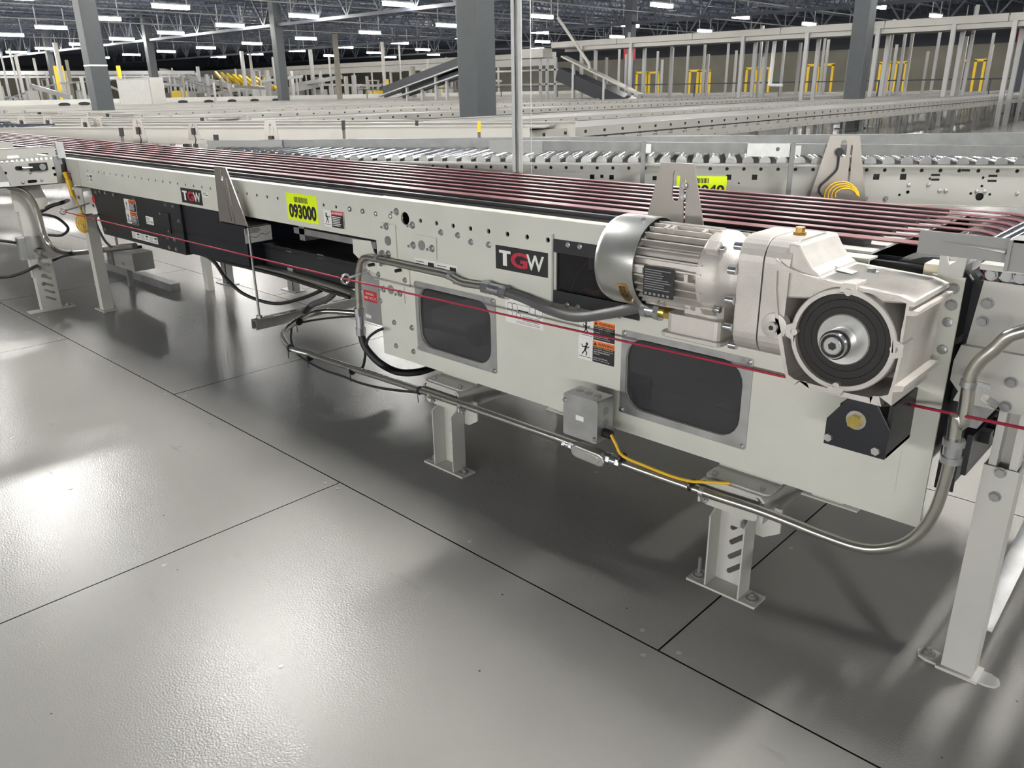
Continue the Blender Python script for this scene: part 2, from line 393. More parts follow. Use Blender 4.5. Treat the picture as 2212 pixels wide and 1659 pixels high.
# ---- front side channel (left) with its row of real holes
xa = F(*Z4(745, 347)).x; xb = F(*Z4(1795, 507)).x; hp = (xb-xa)/18; hz = (F(*Z4(745, 347)).z+F(*Z5(1035, 480)).z)/2
hx = [xa+hp*i for i in range(40) if xa+hp*i < -2.25]
m = MB(); m.plate([(-10, .722), (-2.2, .722), (-2.2, .866), (-10, .866)], [circ(x, hz, .0065, 8) for x in hx], (0, YP, 0), X, Z, (0, .004, 0))
m.bx(-10, -2.2, YP+.004, YP+.045, .862, .866); m.bx(-10, -2.2, YP+.004, YP+.04, .722, .726)
m.build('side_channel', PAINT, conv)
m = MB(); m.bx(-10, -.58, YB, YB+.004, .70, .866); m.bx(-10, -.6, YB-.04, YB, .862, .866); m.build('rear_side_channel', PAINT, conv)
# joint splice at the left
m = MB(); m.bx(-5.06, -4.885, YP-.003, YP, .725, .864); m.build('splice_plate', PAINT2, conv)
# ---- drive section panel with two window openings, port hole and row of holes
W1 = (-2.010, -1.634, .371, .611); W2 = (-1.168, -.794, .373, .606)
def inner(w): return rrect(w[0]+.017, w[1]-.022, w[2]+.02, w[3]-.016, .055, 5)
ph = [F(*Z6(*q)) for q in ((640, 213), (770, 234), (906, 255), (1047, 277), (1195, 299), (1348, 322), (1508, 345), (1677, 370))]
bh = F(*Z6(515, 195)); AW = rect(Z7(75, 690), Z7(800, 800), Z7(795, 1415), Z7(80, 1270)); AW = (AW[0], AW[0]+.285, AW[2]+.01, AW[3])
holes = [inner(W1), inner(W2), circ(bh.x, bh.z, .021, 20), rrect(AW[0]+.004, AW[1]-.004, AW[2]+.004, AW[3]-.004, .004, 2)]+[circ(p.x, p.z, .0075, 10) for p in ph]
m = MB(); m.plate([(-2.203, .318), (-.39, .318), (-.39, .80), (-.57, .80), (-.57, .868), (-2.203, .868)], holes, (0, YP-.003, 0), X, Z, (0, .006, 0))
m.bx(-2.2, -.57, YP, YP+.045, .864, .868)
panel = m.build('drive_side_panel', PAINT, conv)
m = MB(); m.bx(-2.2, -.39, YB, YB+.005, .30, .866); m.build('rear_drive_panel', PAINT2, conv)
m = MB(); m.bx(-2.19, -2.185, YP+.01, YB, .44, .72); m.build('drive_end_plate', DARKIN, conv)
# end strip with roller holder at the discharge end
m = MB(); m.bx(-.447, -.389, YP-.007, YP-.003, .36, .856)
m.build('end_strip', PAINT, conv)
m = MB(); m.plate([(-.437, .856), (-.394, .856), (-.392, .895), (-.404, .903), (-.410, .885), (-.420, .878), (-.424, .888), (-.428, .903), (-.438, .893)], [], (0, YP-.012, 0), X, Z, (0, .006, 0))
m.build('roller_holder', PAINT2, conv)
bolts(conv, [Z8(1695, 690), Z8(1680, 810)], BOLTB, YP-.007); bolts(conv, [Z8(1655, 935), Z8(1615, 1135)], BOLT, YP-.007)
# ---- windows in the panel: frame, clear pane, screws
for k, w in enumerate((W1, W2)):
    m = MB(); m.plate(rrect(w[0], w[1], w[2], w[3], .006, 2), [inner(w)], (0, YP-.003, 0), X, Z, (0, -.0025, 0)); fr = m.build('window_frame', GALV, conv)
    m = MB(); m.bx(w[0]+.003, w[1]-.003, YP+.004, YP+.007, w[2]+.003, w[3]-.003); m.build('window_pane', CLEAR, fr)
    for a in (w[0]+.008, w[1]-.01):
        for b in (w[2]+.009, w[3]-.009): put('screw', BOLTS, (a, YP-.0055, b), fr)
# inside of the drive section: black back sheet, rollers, return belts
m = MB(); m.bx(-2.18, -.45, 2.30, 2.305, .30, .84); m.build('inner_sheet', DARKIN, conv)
for x, z, r in ((-1.86, .42, .04), (-1.0, .42, .045)):
    MB().cyl((x, YP+.12, z), (x, 2.29, z), r, n=24).build('snub_roller', GALVD, conv, smooth=40)
m = MB(); m.bx(-2.15, -.5, YP+.14, YP+.18, .395, .401); m.build('return_belt', BELT, conv)
m = MB(); m.bx(-2.15, -.47, YP+.03, 2.30, .33, .335); m.build('bottom_pan', GREYBOX, conv)
m = MB(); m.bx(-2.18, -.47, YP+.10, YP+.104, .62, .86); m.build('shade_sheet', NAVY, conv)  # added dark backing that gives the panel holes their shade
# ---- black access window beside the motor
aw = MB(); aw.bx(AW[0], AW[1], YP+.006, YP+.009, AW[2], AW[3]); aw = aw.build('access_cover', SMOKE, conv)
for zz in (AW[2]+.018, AW[3]-.018): MB().bx(AW[0]-.002, AW[1]+.002, YP-.006, YP-.003, zz-.018, zz+.018).build('cover_bar', DARKP, aw)
MB().bx(AW[0]-.008, AW[0]-.002, YP-.007, YP-.003, AW[2]-.01, AW[3]+.012).build('cover_edge', GALV, aw)
bolts(aw, [Z7(187, 745), Z7(288, 760), Z7(552, 797), Z7(272, 1275), Z7(180, 1258), Z7(530, 1335), Z7(628, 1352)], BOLTS, YP-.006, 'screw')
xc = (AW[0]+AW[1])/2
m = MB(); m.tube(spline([(AW[0]+.03, YP+.03, AW[2]), (AW[0]+.04, YP+.04, AW[2]+.07), (AW[0]+.09, YP+.05, AW[3]-.05), (xc+.02, YP+.05, AW[3]-.02)]), .0035, 8)
m.build('air_line', HOSERED, aw)
m = MB(); m.tube(spline([(xc-.06, YP+.03, AW[2]+.045), (xc-.02, YP+.03, AW[2]+.04), (xc+.05, YP+.03, AW[2]+.08), (AW[1], YP+.03, AW[2]+.1)]), .008, 8); m.build('air_line', HOSERED, aw)
m = MB(); m.bx(xc-.05, xc-.01, YP+.03, YP+.06, AW[2]+.10, AW[2]+.15); m.cyl((xc-.03, YP+.045, AW[2]+.14), (xc-.03, YP+.045, AW[2]+.175), .008); m.build('pressure_regulator', GALV, aw)
m = MB(); m.cyl((xc-.05, YP+.03, AW[2]+.08), (xc+.03, YP+.03, AW[2]+.10), .014, n=14); m.build('regulator_knob', BLACK, aw)
MB().bx(AW[1]-.09, AW[1]-.01, YP+.02, YP+.021, AW[2]+.05, AW[2]+.10).build('caution_card', WHITE, aw)
# ---- belts: black bed, strips, drum
m = MB(); m.bx(-10, -.66, 1.70, 2.36, .845, .856); m.bx(-10, -.70, 1.693, 1.70, .842, .874); m.build('slider_bed', BLACK, conv)
m = MB(); m.bx(-10, -.72, 1.705, 1.722, .85, .884)
for x in [-9.9+.105*i for i in range(87)]: m.cyl((x, 1.7035, .865), (x, 1.705, .865), .005, n=6)
m.build('edge_rail', BLACK, conv)
m = MB(); m.cyl((-.76, 1.70, .868), (-.705, 1.70, .868), .012, n=10); m.build('rail_end', BLACK, conv, smooth=40)
DX, DZ, DR = -.465, .785, .103
for i in range(8):
    y = 1.770+.0785*i; w = .0135 if i else .021
    MB().bx(-10, -.62, y-w, y+w, .855, .8878).build('belt_guide', BELTSIDE, conv)
    m = MB(); prof = [(-10, .888)]+[(DX+DR*math.sin(t), DZ+DR*math.cos(t)) for t in [R_(a) for a in range(0, 200, 12)]]+[(DX-.3, DZ-.18)]
    vs = []
    for k, (x, z) in enumerate(prof):
        a, b = prof[max(k-1, 0)], prof[min(k+1, len(prof)-1)]; tx, tz = b[0]-a[0], b[1]-a[1]; l = math.hypot(tx, tz); nx, nz = -tz/l*.0022, tx/l*.0022
        vs += [(x, y-w, z), (x, y+w, z), (x+nx, y+w, z+nz), (x+nx, y-w, z+nz)]
    fs = [(k*4+j, k*4+(j+1) % 4, k*4+4+(j+1) % 4, k*4+4+j) for k in range(len(prof)-1) for j in range(4)]
    m.add(vs, fs); m.build('belt_strip', BELT, conv, smooth=30)
m = MB(); m.cyl((DX, 1.715, DZ), (DX, 2.345, DZ), DR-.001, n=36); m.build('drive_drum', CHROME, conv, smooth=40)
m = MB(); m.bx(-.386, -.350, 1.690, 1.694, .40, .845); m.build('end_shield', NAVY, conv)
m = MB(); m.cyl((DX, 1.708, DZ), (DX, 1.715, DZ), DR-.012, n=30); m.build('drum_end', BLACK, conv)
m = MB(); m.bx(-.665, -.585, 1.70, 2.36, .868, .873); m.build('transfer_plate', PAINT2, conv)
m = MB(); m.bx(-.64, -.46, 1.685, 1.70, .845, .86); m.build('bearing_bar', BLACK, conv)
# cream scraper block with its bracket
m = MB(); m.bx(-.47, -.42, 1.66, 1.72, .846, .872); m.build('scraper_block', PLASTW, conv, bevel=.003)
m = MB(); m.bx(-.50, -.42, 1.652, 1.66, .81, .848); sb = m.build('scraper_bracket', GALV, conv)
for x in (-.485, -.455): put('bolt', BOLT, (x, 1.652, .836), sb)
# ---- hardware on the panel
bolts(conv, [Z6(*q) for q in ((803, 309), (940, 332), (1047, 387), (1192, 410), (310, 865), (423, 1042), (567, 1085), (438, 1232), (580, 1278))], BOLT, YP-.003)
bolts(conv, [Z6(*q) for q in ((270, 158), (390, 178), (55, 120), (160, 138))], CARR, YP-.003)
bolts(conv, [Z6(440, 140), Z6(570, 250)], NUT, YP-.003, 'nut')
def pl(name, pts, t=.004, Y=YP-.003, holes=(), mt=PAINT):
    q = [F(*p, Y) for p in pts]; m = MB(); m.plate([(p.x, p.z) for p in q], holes, (0, Y, 0), X, Z, (0, -t, 0)); return m.build(name, mt, conv)
def adjuster(pts, nuts, disc, r=.016):
    o = pl('adjuster_plate', pts)
    bolts(o, nuts, NUT, YP-.007, 'nut')
    c = F(*disc); MB().cyl((c.x, YP-.004, c.z), (c.x, YP-.010, c.z), r, n=20).build('shaft_end', GALVD, o, smooth=40)
adjuster([Z6(322, 228), Z6(395, 245), Z6(435, 250), Z6(450, 517), Z6(400, 507), Z6(345, 497)], [Z6(357, 260), Z6(375, 483)], Z6(385, 375))
adjuster([Z6(572, 318), Z6(768, 355), Z6(772, 532), Z6(575, 498)], [Z6(577, 413), Z6(730, 440)], Z6(660, 412))
adjuster([Z6(320, 690), Z6(502, 728), Z6(515, 890), Z6(335, 850)], [Z6(335, 770), Z6(470, 805)], Z6(408, 772))
o = pl('cover_plate', [Z6(195, 585), Z6(240, 540), Z6(548, 600), Z6(557, 760), Z6(320, 700), Z6(270, 690)], .005)
bolts(o, [Z6(295, 650), Z6(510, 697)], BOLT, YP-.008)
for q in (Z6(270, 566), Z6(488, 612)):
    c = F(*q); MB().cyl((c.x, YP-.008, c.z), (c.x, YP-.03, c.z), .006, n=10).build('capped_stud', BLACK, o, smooth=40)
pl('gusset', [Z6(88, 362), Z6(235, 378), Z6(262, 470), Z6(320, 530), Z6(215, 600), Z6(95, 475)], .004, YP+.002)

# ---- stickers
def sticker(name, r, mt, parent=None, Y=YP-.003, t=.0006, lab=None):
    x0, x1, z0, z1 = r
    ob = MB().bx(x0, x1, Y-t, Y, z0, z1).build(name, mt, parent or conv)
    if lab: ob['label'] = lab
    ob_o = Vector((x0, Y-t-.0003, z0)); return ob, ob_o, x1-x0, z1-z0
def ink(ob, mb, mt, name='lettering'): return mb.build(name, mt, ob)
def lines(mb, a0, a1, b0, b1, n, o, fill=.5, jitter=.3):
    h = (b1-b0)/n
    for i in range(n): quad(mb, a0, a1-(a1-a0)*jitter*random.random(), b1-h*(i+.75), b1-h*(i+.75-fill), o, X, Z)
def stroke(mb, pts, w, o):
    for (a, b), (c, d) in zip(pts, pts[1:]):
        l = math.hypot(c-a, d-b) or 1; nx, ny = -(d-b)/l*w/2, (c-a)/l*w/2; ex, ey = (c-a)/l*w*.3, (d-b)/l*w*.3
        poly(mb, [(a-ex+nx, b-ey+ny), (a-ex-nx, b-ey-ny), (c+ex-nx, d+ey-ny), (c+ex+nx, d+ey+ny)], o, X, Z)
def logo(r, Y=YP-.003):
    ob, o, w, h = sticker('logo_plate', r, INK, Y=Y)
    a = MB(); b = MB(); k = MB()
    poly(a, [(.07*w, .82*h), (.30*w, .82*h), (.30*w, .70*h), (.225*w, .70*h), (.225*w, .18*h), (.145*w, .18*h), (.145*w, .70*h), (.07*w, .70*h)], o, X, Z)
    a2 = MB(); text_into(a2, 'W', .60*w, .93*w, .18*h, .82*h, o, X, Z, .02); ink(ob, a2, WHITE)
    text_into(b, 'G', .30*w, .62*w, .17*h, .83*h, o, X, Z, .035)
    for i in range(12): quad(k, (.30+.026*i)*w, (.306+.026*i)*w, .16*h, .84*h, o-Y_*.0002, X, Z)
    ink(ob, a, WHITE); ink(ob, b, mat('logo_red', (.62, .02, .06), .45)); ink(ob, k, INK, 'stripes'); return ob
logo(rect(Z6(1253, 405), Z6(1680, 480), Z6(1678, 678), Z6(1255, 600)))['label'] = 'black logo plate reading TGW on the drive panel'
logo(rect(Z4(1537, 492), Z4(1715, 520), Z4(1733, 652), Z4(1557, 617)), YP)
def figure(mb, o, a, b, s, lean=0):
    poly(mb, [(a+x*s+lean*s*.16, b+y*s) for x, y in circ(0, .86, .11, 10)], o, X, Z)
    stroke(mb, [(a+lean*s*.12, b+.70*s), (a, b+.38*s)], .17*s, o)
    stroke(mb, [(a, b+.38*s), (a+.16*s, b+.18*s), (a+.10*s, b)], .09*s, o); stroke(mb, [(a, b+.38*s), (a-.14*s, b+.2*s), (a-.26*s, b+.05*s)], .09*s, o)
    stroke(mb, [(a+lean*s*.1, b+.66*s), (a+.26*s, b+.55*s), (a+.36*s, b+.68*s)], .07*s, o); stroke(mb, [(a+lean*s*.1, b+.66*s), (a-.22*s, b+.58*s), (a-.3*s, b+.75*s)], .07*s, o)
def warning(r, head, hm, lean=0, Y=YP-.003, bolt=False):
    ob, o, w, h = sticker('safety_label', r, WHITE, Y=Y)
    k = MB(); quad(k, .40*w, .985*w, .015*h, .985*h, o, X, Z); ink(ob, k, INK, 'text_panel')
    hd = MB(); quad(hd, .40*w, .985*w, .74*h, .985*h, o-Y_*.0003, X, Z); ink(ob, hd, hm, 'header_band')
    t = MB(); o2 = o-Y_*.0006; tm = INK if hm is ORANGE else WHITE
    text_into(t, head, .54*w, .965*w, .79*h, .93*h, o2, X, Z, .02); poly(t, [(.42*w, .79*h), (.52*w, .79*h), (.47*w, .95*h)], o2, X, Z); ink(ob, t, tm)
    s = MB()
    if hm is ORANGE and not bolt:
        for i, l in enumerate(('Servicing moving or', 'energized equipment', 'can cause severe', 'injury', '', 'LOCK OUT POWER', 'before servicing')):
            if l: text_into(s, l, .43*w, (.43+.027*len(l))*w, (.66-.095*i)*h, (.72-.095*i)*h, o2, X, Z)
    else: lines(s, .44*w, .95*w, .10*h, .70*h, 6, o2, .45)
    ink(ob, s, WHITE, 'small_print')
    p = MB(); figure(p, o, .19*w, .22*h, min(w*.36, h*.62), lean); stroke(p, [(.03*w, .14*h), (.37*w, .14*h)], .012*w, o); ink(ob, p, INK, 'pictogram'); return ob
warning(rect((1254, 687), (1332, 697), (1331, 742), (1253, 728)), 'WARNING', ORANGE)['label'] = 'upper orange headed warning label'
warning(rect((1252, 729), (1331, 742), (1330, 790), (1250, 775)), 'WARNING', ORANGE, 1)['label'] = 'lower orange headed warning label with running figure'
warning(rect(Z5(1063, 520), Z5(1245, 540), Z5(1260, 703), Z5(1075, 672)), 'DANGER', REDL, -1)
warning(rect(Z4(568, 345), Z4(610, 350), Z4(620, 437), Z4(580, 428)), 'DANGER', REDL, 0, YP-.003)
# fluorescent number label
def number_label(r, s, Y, parent=None, lab=None):
    ob, o, w, h = sticker('number_label', r, YELL, parent, Y, lab=lab)
    t = MB(); text_into(t, s, .06*w, .95*w, .08*h, .62*h, o, X, Z, .05)
    x = .26*w
    while x < .70*w:
        b = random.choice((.008, .014, .02))*w; quad(t, x, x+b, .68*h, .88*h, o, X, Z); x += b+random.choice((.008, .012))*w
    ink(ob, t, INK); return ob
number_label(rect(Z5(712, 363), Z5(993, 400), Z5(1018, 658), Z5(738, 612)), '093000', YP, lab='fluorescent yellow number label reading 093000')
# white data labels
def data_label(r, Y=YP-.003, n=5, parent=None, tgw=True):
    ob, o, w, h = sticker('data_label', r, WHITE, parent, Y); t = MB()
    lines(t, .05*w, .55*w, .1*h, .9*h, n, o, .3)
    if tgw: quad(t, .64*w, .93*w, .62*h, .86*h, o, X, Z)
    for i in range(9): quad(t, (.62+.035*i)*w, (.635+.035*i)*w, .2*h, .45*h, o, X, Z)
    ink(ob, t, INK, 'print'); return ob
data_label(rect(Z6(593, 512), Z6(762, 545), Z6(768, 668), Z6(600, 636)))
data_label(rect(Z6(770, 552), Z6(945, 584), Z6(945, 705), Z6(772, 672)))
data_label(rect(Z4(727, 372), Z4(783, 378), Z4(798, 458), Z4(740, 445)), YP)
ob, o, w, h = sticker('direction_label', rect(Z4(1722, 527), Z4(1775, 538), Z4(1782, 585), Z4(1730, 573)), WHITE, Y=YP)
t = MB(); stroke(t, [(.1*w, .4*h), (.75*w, .4*h)], .1*h, o); poly(t, [(.72*w, .22*h), (.92*w, .4*h), (.72*w, .58*h)], o, X, Z); lines(t, .1*w, .8*w, .65*h, .9*h, 1, o); ink(ob, t, INK, 'arrow')
ob, o, w, h = sticker('belt_diagram_label', rect(Z6(1335, 850), Z6(1640, 905), Z6(1645, 1110), Z6(1335, 1030)), WHITE)
t = MB()
for a, b, r in ((.12, .7, .075), (.25, .72, .075), (.11, .42, .075), (.72, .70, .085), (.88, .68, .10)):
    for i in range(16):
        q, q2 = i*math.pi/8, (i+1)*math.pi/8; stroke(t, [(w*(a+r*math.cos(q)), h*b+w*r*math.sin(q)), (w*(a+r*math.cos(q2)), h*b+w*r*math.sin(q2))], .008*w, o)
stroke(t, [(.05*w, .86*h), (.95*w, .84*h)], .007*w, o); stroke(t, [(.3*w, .08*h), (.9*w, .08*h), (.9*w, .14*h), (.3*w, .14*h), (.3*w, .08*h)], .006*w, o)
stroke(t, [(.3*w, .3*h), (.3*w, .46*h), (.35*w, .52*h), (.4*w, .46*h), (.4*w, .3*h), (.3*w, .3*h)], .012*w, o); lines(t, .46*w, .95*w, .2*h, .42*h, 4, o, .4); lines(t, .34*w, .62*w, .56*h, .66*h, 1, o, .5); ink(ob, t, INK, 'print')

# ---- take-up housing hanging under the channel
YH = 1.66
A = [F(*Z4(*q), YH) for q in ((770, 505), (1535, 655), (1592, 1072), (890, 890))]
hs = thing('take_up_housing', 'black take-up housing hanging under the belt conveyor side frame', 'housing', (A[3].x, YH, A[2].z))
m = MB(); m.prism([(A[0].x, YH, .72), (A[1].x, YH, .72), (A[2].x, YH, A[2].z), (A[3].x, YH, A[3].z)], (0, .6, 0)); m.build('side_plate', DARKP, hs)
XE = F(530, 500, YH+.01).x
m = MB(); m.prism([(A[1].x, YH+.01, .72), (XE, YH+.01, .72), (XE, YH+.01, .50), (A[2].x+.02, YH+.01, A[2].z+.01)], (0, .6, 0)); m.build('smooth_cover', NAVY, hs)
for q in ((803, 595), (1397, 795)):
    c = F(*Z4(*q), YH); MB().cyl((c.x, YH, c.z), (c.x, YH-.004, c.z), .020, n=20).build('red_plug', REDL, hs)
p = [F(*Z4(*q), YH) for q in ((1360, 700), (1445, 715), (1470, 890), (1385, 870))]
m = MB(); m.prism([(v.x, YH, v.z) for v in p], (0, -.006, 0)); m.build('bearing_cover', DARKP, hs)
for q in ((825, 535), (855, 530), (905, 540), (975, 555), (1147, 590), (1417, 640), (1482, 655), (1532, 780), (1375, 715), (1450, 865), (1437, 925), (1497, 940), (1450, 1003), (1510, 1018), (800, 650), (900, 850)):
    c = F(*Z4(*q), YH); put('bolt', BOLT, (c.x, YH-.001, c.z), hs)
def on_housing(f, *a, **k):
    global conv
    s = conv; conv = hs
    try: return f(*a, **k)
    finally: conv = s
on_housing(warning, rect(Z4(1055, 590), Z4(1155, 603), Z4(1168, 705), Z4(1072, 690), YH), 'WARNING', ORANGE, 0, YH, True)
on_housing(warning, rect(Z4(1072, 692), Z4(1168, 707), Z4(1183, 815), Z4(1090, 798), YH), 'WARNING', ORANGE, 0, YH, True)
data_label(rect(Z4(1243, 738), Z4(1305, 747), Z4(1312, 815), Z4(1253, 805), YH), YH, 4, hs, False)
r3 = rect(Z4(1123, 855), Z4(1340, 912), Z4(1358, 1003), Z4(1133, 940), YH); wv = (r3[1]-r3[0])/3
for i in range(3): data_label((r3[0]+wv*i+.001, r3[0]+wv*(i+1)-.001, r3[2]+.012, r3[3]-.006), YH-.001*0, 6, hs)
# diagram card on the end of the cover
q = [FX(*Z5(*v), XE+.003) for v in ((330, 700), (575, 660), (590, 795), (345, 838))]
m = MB(); m.prism([(XE+.001, v.y, v.z) for v in q], (.001, 0, 0)); dc = m.build('diagram_card', WHITE, hs)
t = MB(); y0, y1 = q[0].y, q[1].y; z0, z1 = q[3].z, q[0].z
for i in range(5): quad(t, .02, .6-.1*random.random(), .93-.07*i, .96-.07*i, (XE+.0025, y0, z0), Y_*(y1-y0), Z*(z1-z0))
for k in range(12):
    a, b = .1+.07*k, .3+.08*math.sin(k*1.1)+.02*k; a2, b2 = .1+.07*(k+1), .3+.08*math.sin((k+1)*1.1)+.02*(k+1)
    t.add([Vector((XE+.0025, y0+(y1-y0)*u, z0+(z1-z0)*v)) for u, v in ((a, b), (a2, b2), (a2, b2+.03), (a, b+.03))], [(0, 1, 2, 3)])
t.build('print', INK, dc)
# long dark duct leading to the drive
a, b, c, d = F(*Z5(430, 800), 1.75), F(*Z5(1375, 985), 1.75), F(*Z5(1375, 1235), 1.75), F(*Z5(200, 980), 1.75)
du = thing('belt_duct', 'long charcoal sheet metal duct running under the belts to the drive', 'duct', (-3, 1.95, c.z))
m = MB(); zt, zb = (a.z+b.z)/2, (c.z+d.z)/2
m.prism([(XE-.25, 1.75, zt-.015), (-2.20, 1.75, zt-.015), (-2.20, 1.75, zb), (XE-.25, 1.75, zb)], (0, .45, 0)); m.build('duct_body', DARKP, du, bevel=.004)
m = MB(); m.bx(XE-.05, -2.2, 1.745, 2.2, zt-.02, zt-.008); m.build('duct_lid', DARKP, du)
for q in ((740, 893), (1033, 953), (755, 1075)):
    v = F(*Z5(*q), 1.749); MB().bx(v.x-.02, v.x+.02, 1.747, 1.75, v.z-.008, v.z+.008).build('stencil_mark', GREYBOX, du)
# hanger between channel and duct
m = MB(); v = F(*Z5(860, 740), 1.8); m.bx(v.x-.02, v.x+.02, 1.8, 2.25, v.z-.03, .73); m.bx(v.x-.06, v.x+.5, 1.8, 1.83, v.z-.005, v.z+.02); hg = m.build('cross_hanger', GALVD, du)
# ---- grey enclosure with voltage label behind the panel edge
en = thing('motor_disconnect_box', 'grey disconnect enclosure with red 480 volts warning behind the panel edge', 'enclosure', (-2.27, 1.70, .33))
e0 = F(*Z6(140, 700), 1.70); m = MB(); m.bx(e0.x+.005, -2.195, 1.70, 1.86, F(*Z6(295, 1065), 1.70).z, F(*Z6(100, 470), 1.7).z-.03); m.build('box_body', GREYBOX, en, bevel=.004)
ob, o, w, h = sticker('voltage_label', rect(Z6(172, 772), Z6(278, 800), Z6(280, 890), Z6(176, 858), 1.70), REDL, en, 1.70, lab='red label reading WARNING 480 VOLTS')
t = MB(); text_into(t, 'WARNING', .14*w, .80*w, .58*h, .82*h, o, X, Z); ink(ob, t, WHITE); t = MB(); text_into(t, '480 VOLTS', .04*w, .96*w, .18*h, .46*h, o, X, Z); ink(ob, t, WHITE)
sticker('small_tag', rect(Z6(188, 972), Z6(233, 982), Z6(235, 1012), Z6(190, 1000), 1.70), WHITE, en, 1.70)
# ================================================================== GEARMOTOR
GY0, GY1 = 1.41, 1.60
AY, AZ = 1.495, .832                     # motor axis
gm_ = thing('gear_motor', 'cast aluminium gear motor with finned motor mounted on the drive panel', 'motor', (-.7, 1.5, .62))
def XC(prof, x0, x1):                    # extrude a (y,z) outline along x
    m = MB(); m.plate(prof, [], (x0, 0, 0), Y_, Z, (x1-x0, 0, 0)); return m
# fan cover: spun sheet drum, open towards the fins
m = MB(); R0 = .101
m.lathe([(0, .05), (.002, .085), (.010, .096), (.024, R0), (.115, R0), (.115, R0-.002), (.03, R0-.003), (.03, .05), (0, .05)], (-1.085, AY, AZ), X, 44)
fc = m.build('fan_cover', FANC, gm_, smooth=35)
for t in (-100, 20, 140):
    v = Vector((-.99, AY+R0*math.cos(R_(t+90)), AZ+R0*math.sin(R_(t+90))))
    MB().cyl(v, v+Vector((0, math.cos(R_(t+90)), math.sin(R_(t+90))))*.004, .005, n=8).build('screw', ZINC, fc)
# curved brass sticker on the cover
m = MB(); n = 8; a0, a1 = R_(200), R_(240); vs = []
for i in range(n+1):
    t = a0+(a1-a0)*i/n
    for x in (-1.013, -.985): vs.append((x, AY+(R0+.0006)*math.cos(t), AZ+(R0+.0006)*math.sin(t)))
m.add(vs, [(2*i, 2*i+1, 2*i+3, 2*i+2) for i in range(n)]); du_ = m.build('duty_sticker', BRASS, fc)
def wrap_text(s, x0, x1, t0, t1):
    vv, ff = text2d(s, .02); xs = [p[0] for p in vv]; ys = [p[1] for p in vv]; o = []
    for x, y in vv:
        t = t1+(t0-t1)*(x-min(xs))/(max(xs)-min(xs)); xx = x0+(x1-x0)*(max(ys)-y)/(max(ys)-min(ys)); xx = x0+x1-xx
        o.append((x0+(x1-xx), AY+(R0+.0011)*math.cos(t), AZ+(R0+.0011)*math.sin(t)))
    k = MB(); k.add(o, ff); return k
wt1 = wrap_text('INVERTER', -1.009, -1.001, R_(203), R_(232)); wt2 = wrap_text('DUTY MOTOR', -.999, -.991, R_(203), R_(236)); wt1.build('lettering', INK, du_); wt2.build('lettering', INK, du_)
# finned stator
m = MB(); m.cyl((-.99, AY, AZ), (-.80, AY, AZ), .072, n=36); m.build('stator_core', CAST, gm_, smooth=35)
for i in range(30):
    t = 2*math.pi*i/30+.1; d = Vector((0, math.cos(t), math.sin(t))); q = Vector((0, -math.sin(t), math.cos(t)))
    p0 = Vector((-.972, AY, AZ))+d*.080; m = MB(); m.obx(p0, p0+X*(.162 if i % 3 else .15), .0032, .026, d); m.build('fin', CAST, gm_)
for t in (-8, 52, 110, 180, 232):
    d = Vector((0, math.cos(R_(t)), math.sin(R_(t))))
    for x in (-.935, -.92, -.845):
        p0 = Vector((x, AY, AZ))+d*.082; MB().obx(p0, p0+X*.009, .016, .026, d).build('mounting_pad', CAST, gm_)
# end bell
m = MB(); m.lathe([(0, .080), (.004, .090), (.03, .090), (.045, .080), (.062, .062), (.075, .058), (.09, .060), (.102, .060)], (-.825, AY, AZ), X, 40)
eb = m.build('end_bell', CAST, gm_, smooth=35)
for t in (45, 135, 225, 315):
    d = Vector((0, math.cos(R_(t)), math.sin(R_(t)))); c = Vector((-.815, AY, AZ))+d*.088
    m = MB(); m.obx(c, c+X*.03, .026, .022, d); m.build('bolt_lug', CAST, eb, bevel=.003)
    m = MB(); m.cyl(c+X*.03, c+X*.040, .0065, n=10); m.build('cap_screw', ZINC, eb, smooth=40)
# nameplate on the aisle side
m = MB(); c = Vector((-.905, AY-.0945, AZ-.018)); m.bx(c.x-.038, c.x+.038, c.y-.002, c.y, c.z-.032, c.z+.032); npz = m.build('nameplate', BLACK, gm_, bevel=.002)
t = MB(); o = Vector((c.x-.038, c.y-.0026, c.z-.032))
lines(t, .004, .07, .014, .060, 9, o, .35, .4)
for i in range(6): quad(t, .005+.011*i, .011+.011*i, .003, .008, o, X, Z)
t.build('print', mat('grey_print', (.25, .25, .25), .5), npz)
MB().bx(c.x-.085, c.x-.046, c.y+.006, c.y+.02, c.z+.012, c.z+.03).build('mounting_pad', CAST, gm_)
# terminal box below
tb = MB(); tb.prism([(-.865, AY-.055, .690), (-.785, AY-.055, .690), (-.775, AY-.045, .690), (-.775, AY+.055, .690), (-.865, AY+.055, .690)], (0, 0, .075)); tb.v = [v+Vector((0, 0, .05)) for v in tb.v]; tb.build('terminal_neck', CAST, gm_, bevel=.004)
m = MB(); m.plate(rrect(-.895, -.765, AY-.075, AY+.07, .014, 3), [], (0, 0, .705), X, Y_, Z*.042); tbx = m.build('terminal_box', CAST, gm_, bevel=.003)
m = MB(); m.plate(rrect(-.905, -.758, AY-.085, AY+.075, .016, 3), [], (0, 0, .696), X, Y_, Z*.010); m.build('box_lid', CAST, tbx, bevel=.002)
m = MB(); m.cyl((-.93, AY-.02, .728), (-.893, AY-.02, .728), .0145, n=6); m.cyl((-.945, AY-.02, .728), (-.93, AY-.02, .728), .012, n=16); m.build('brass_gland', GOLD, tbx)
m = MB(); m.plate(circ(-.835, .765, .018, 16), [], (0, AY-.0552, 0), X, Z, (0, -.002, 0)); m.plate(circ(-.80, .763, .018, 16), [], (0, AY-.0552, 0), X, Z, (0, -.002, 0)); m.build('knockout', CAST, gm_)
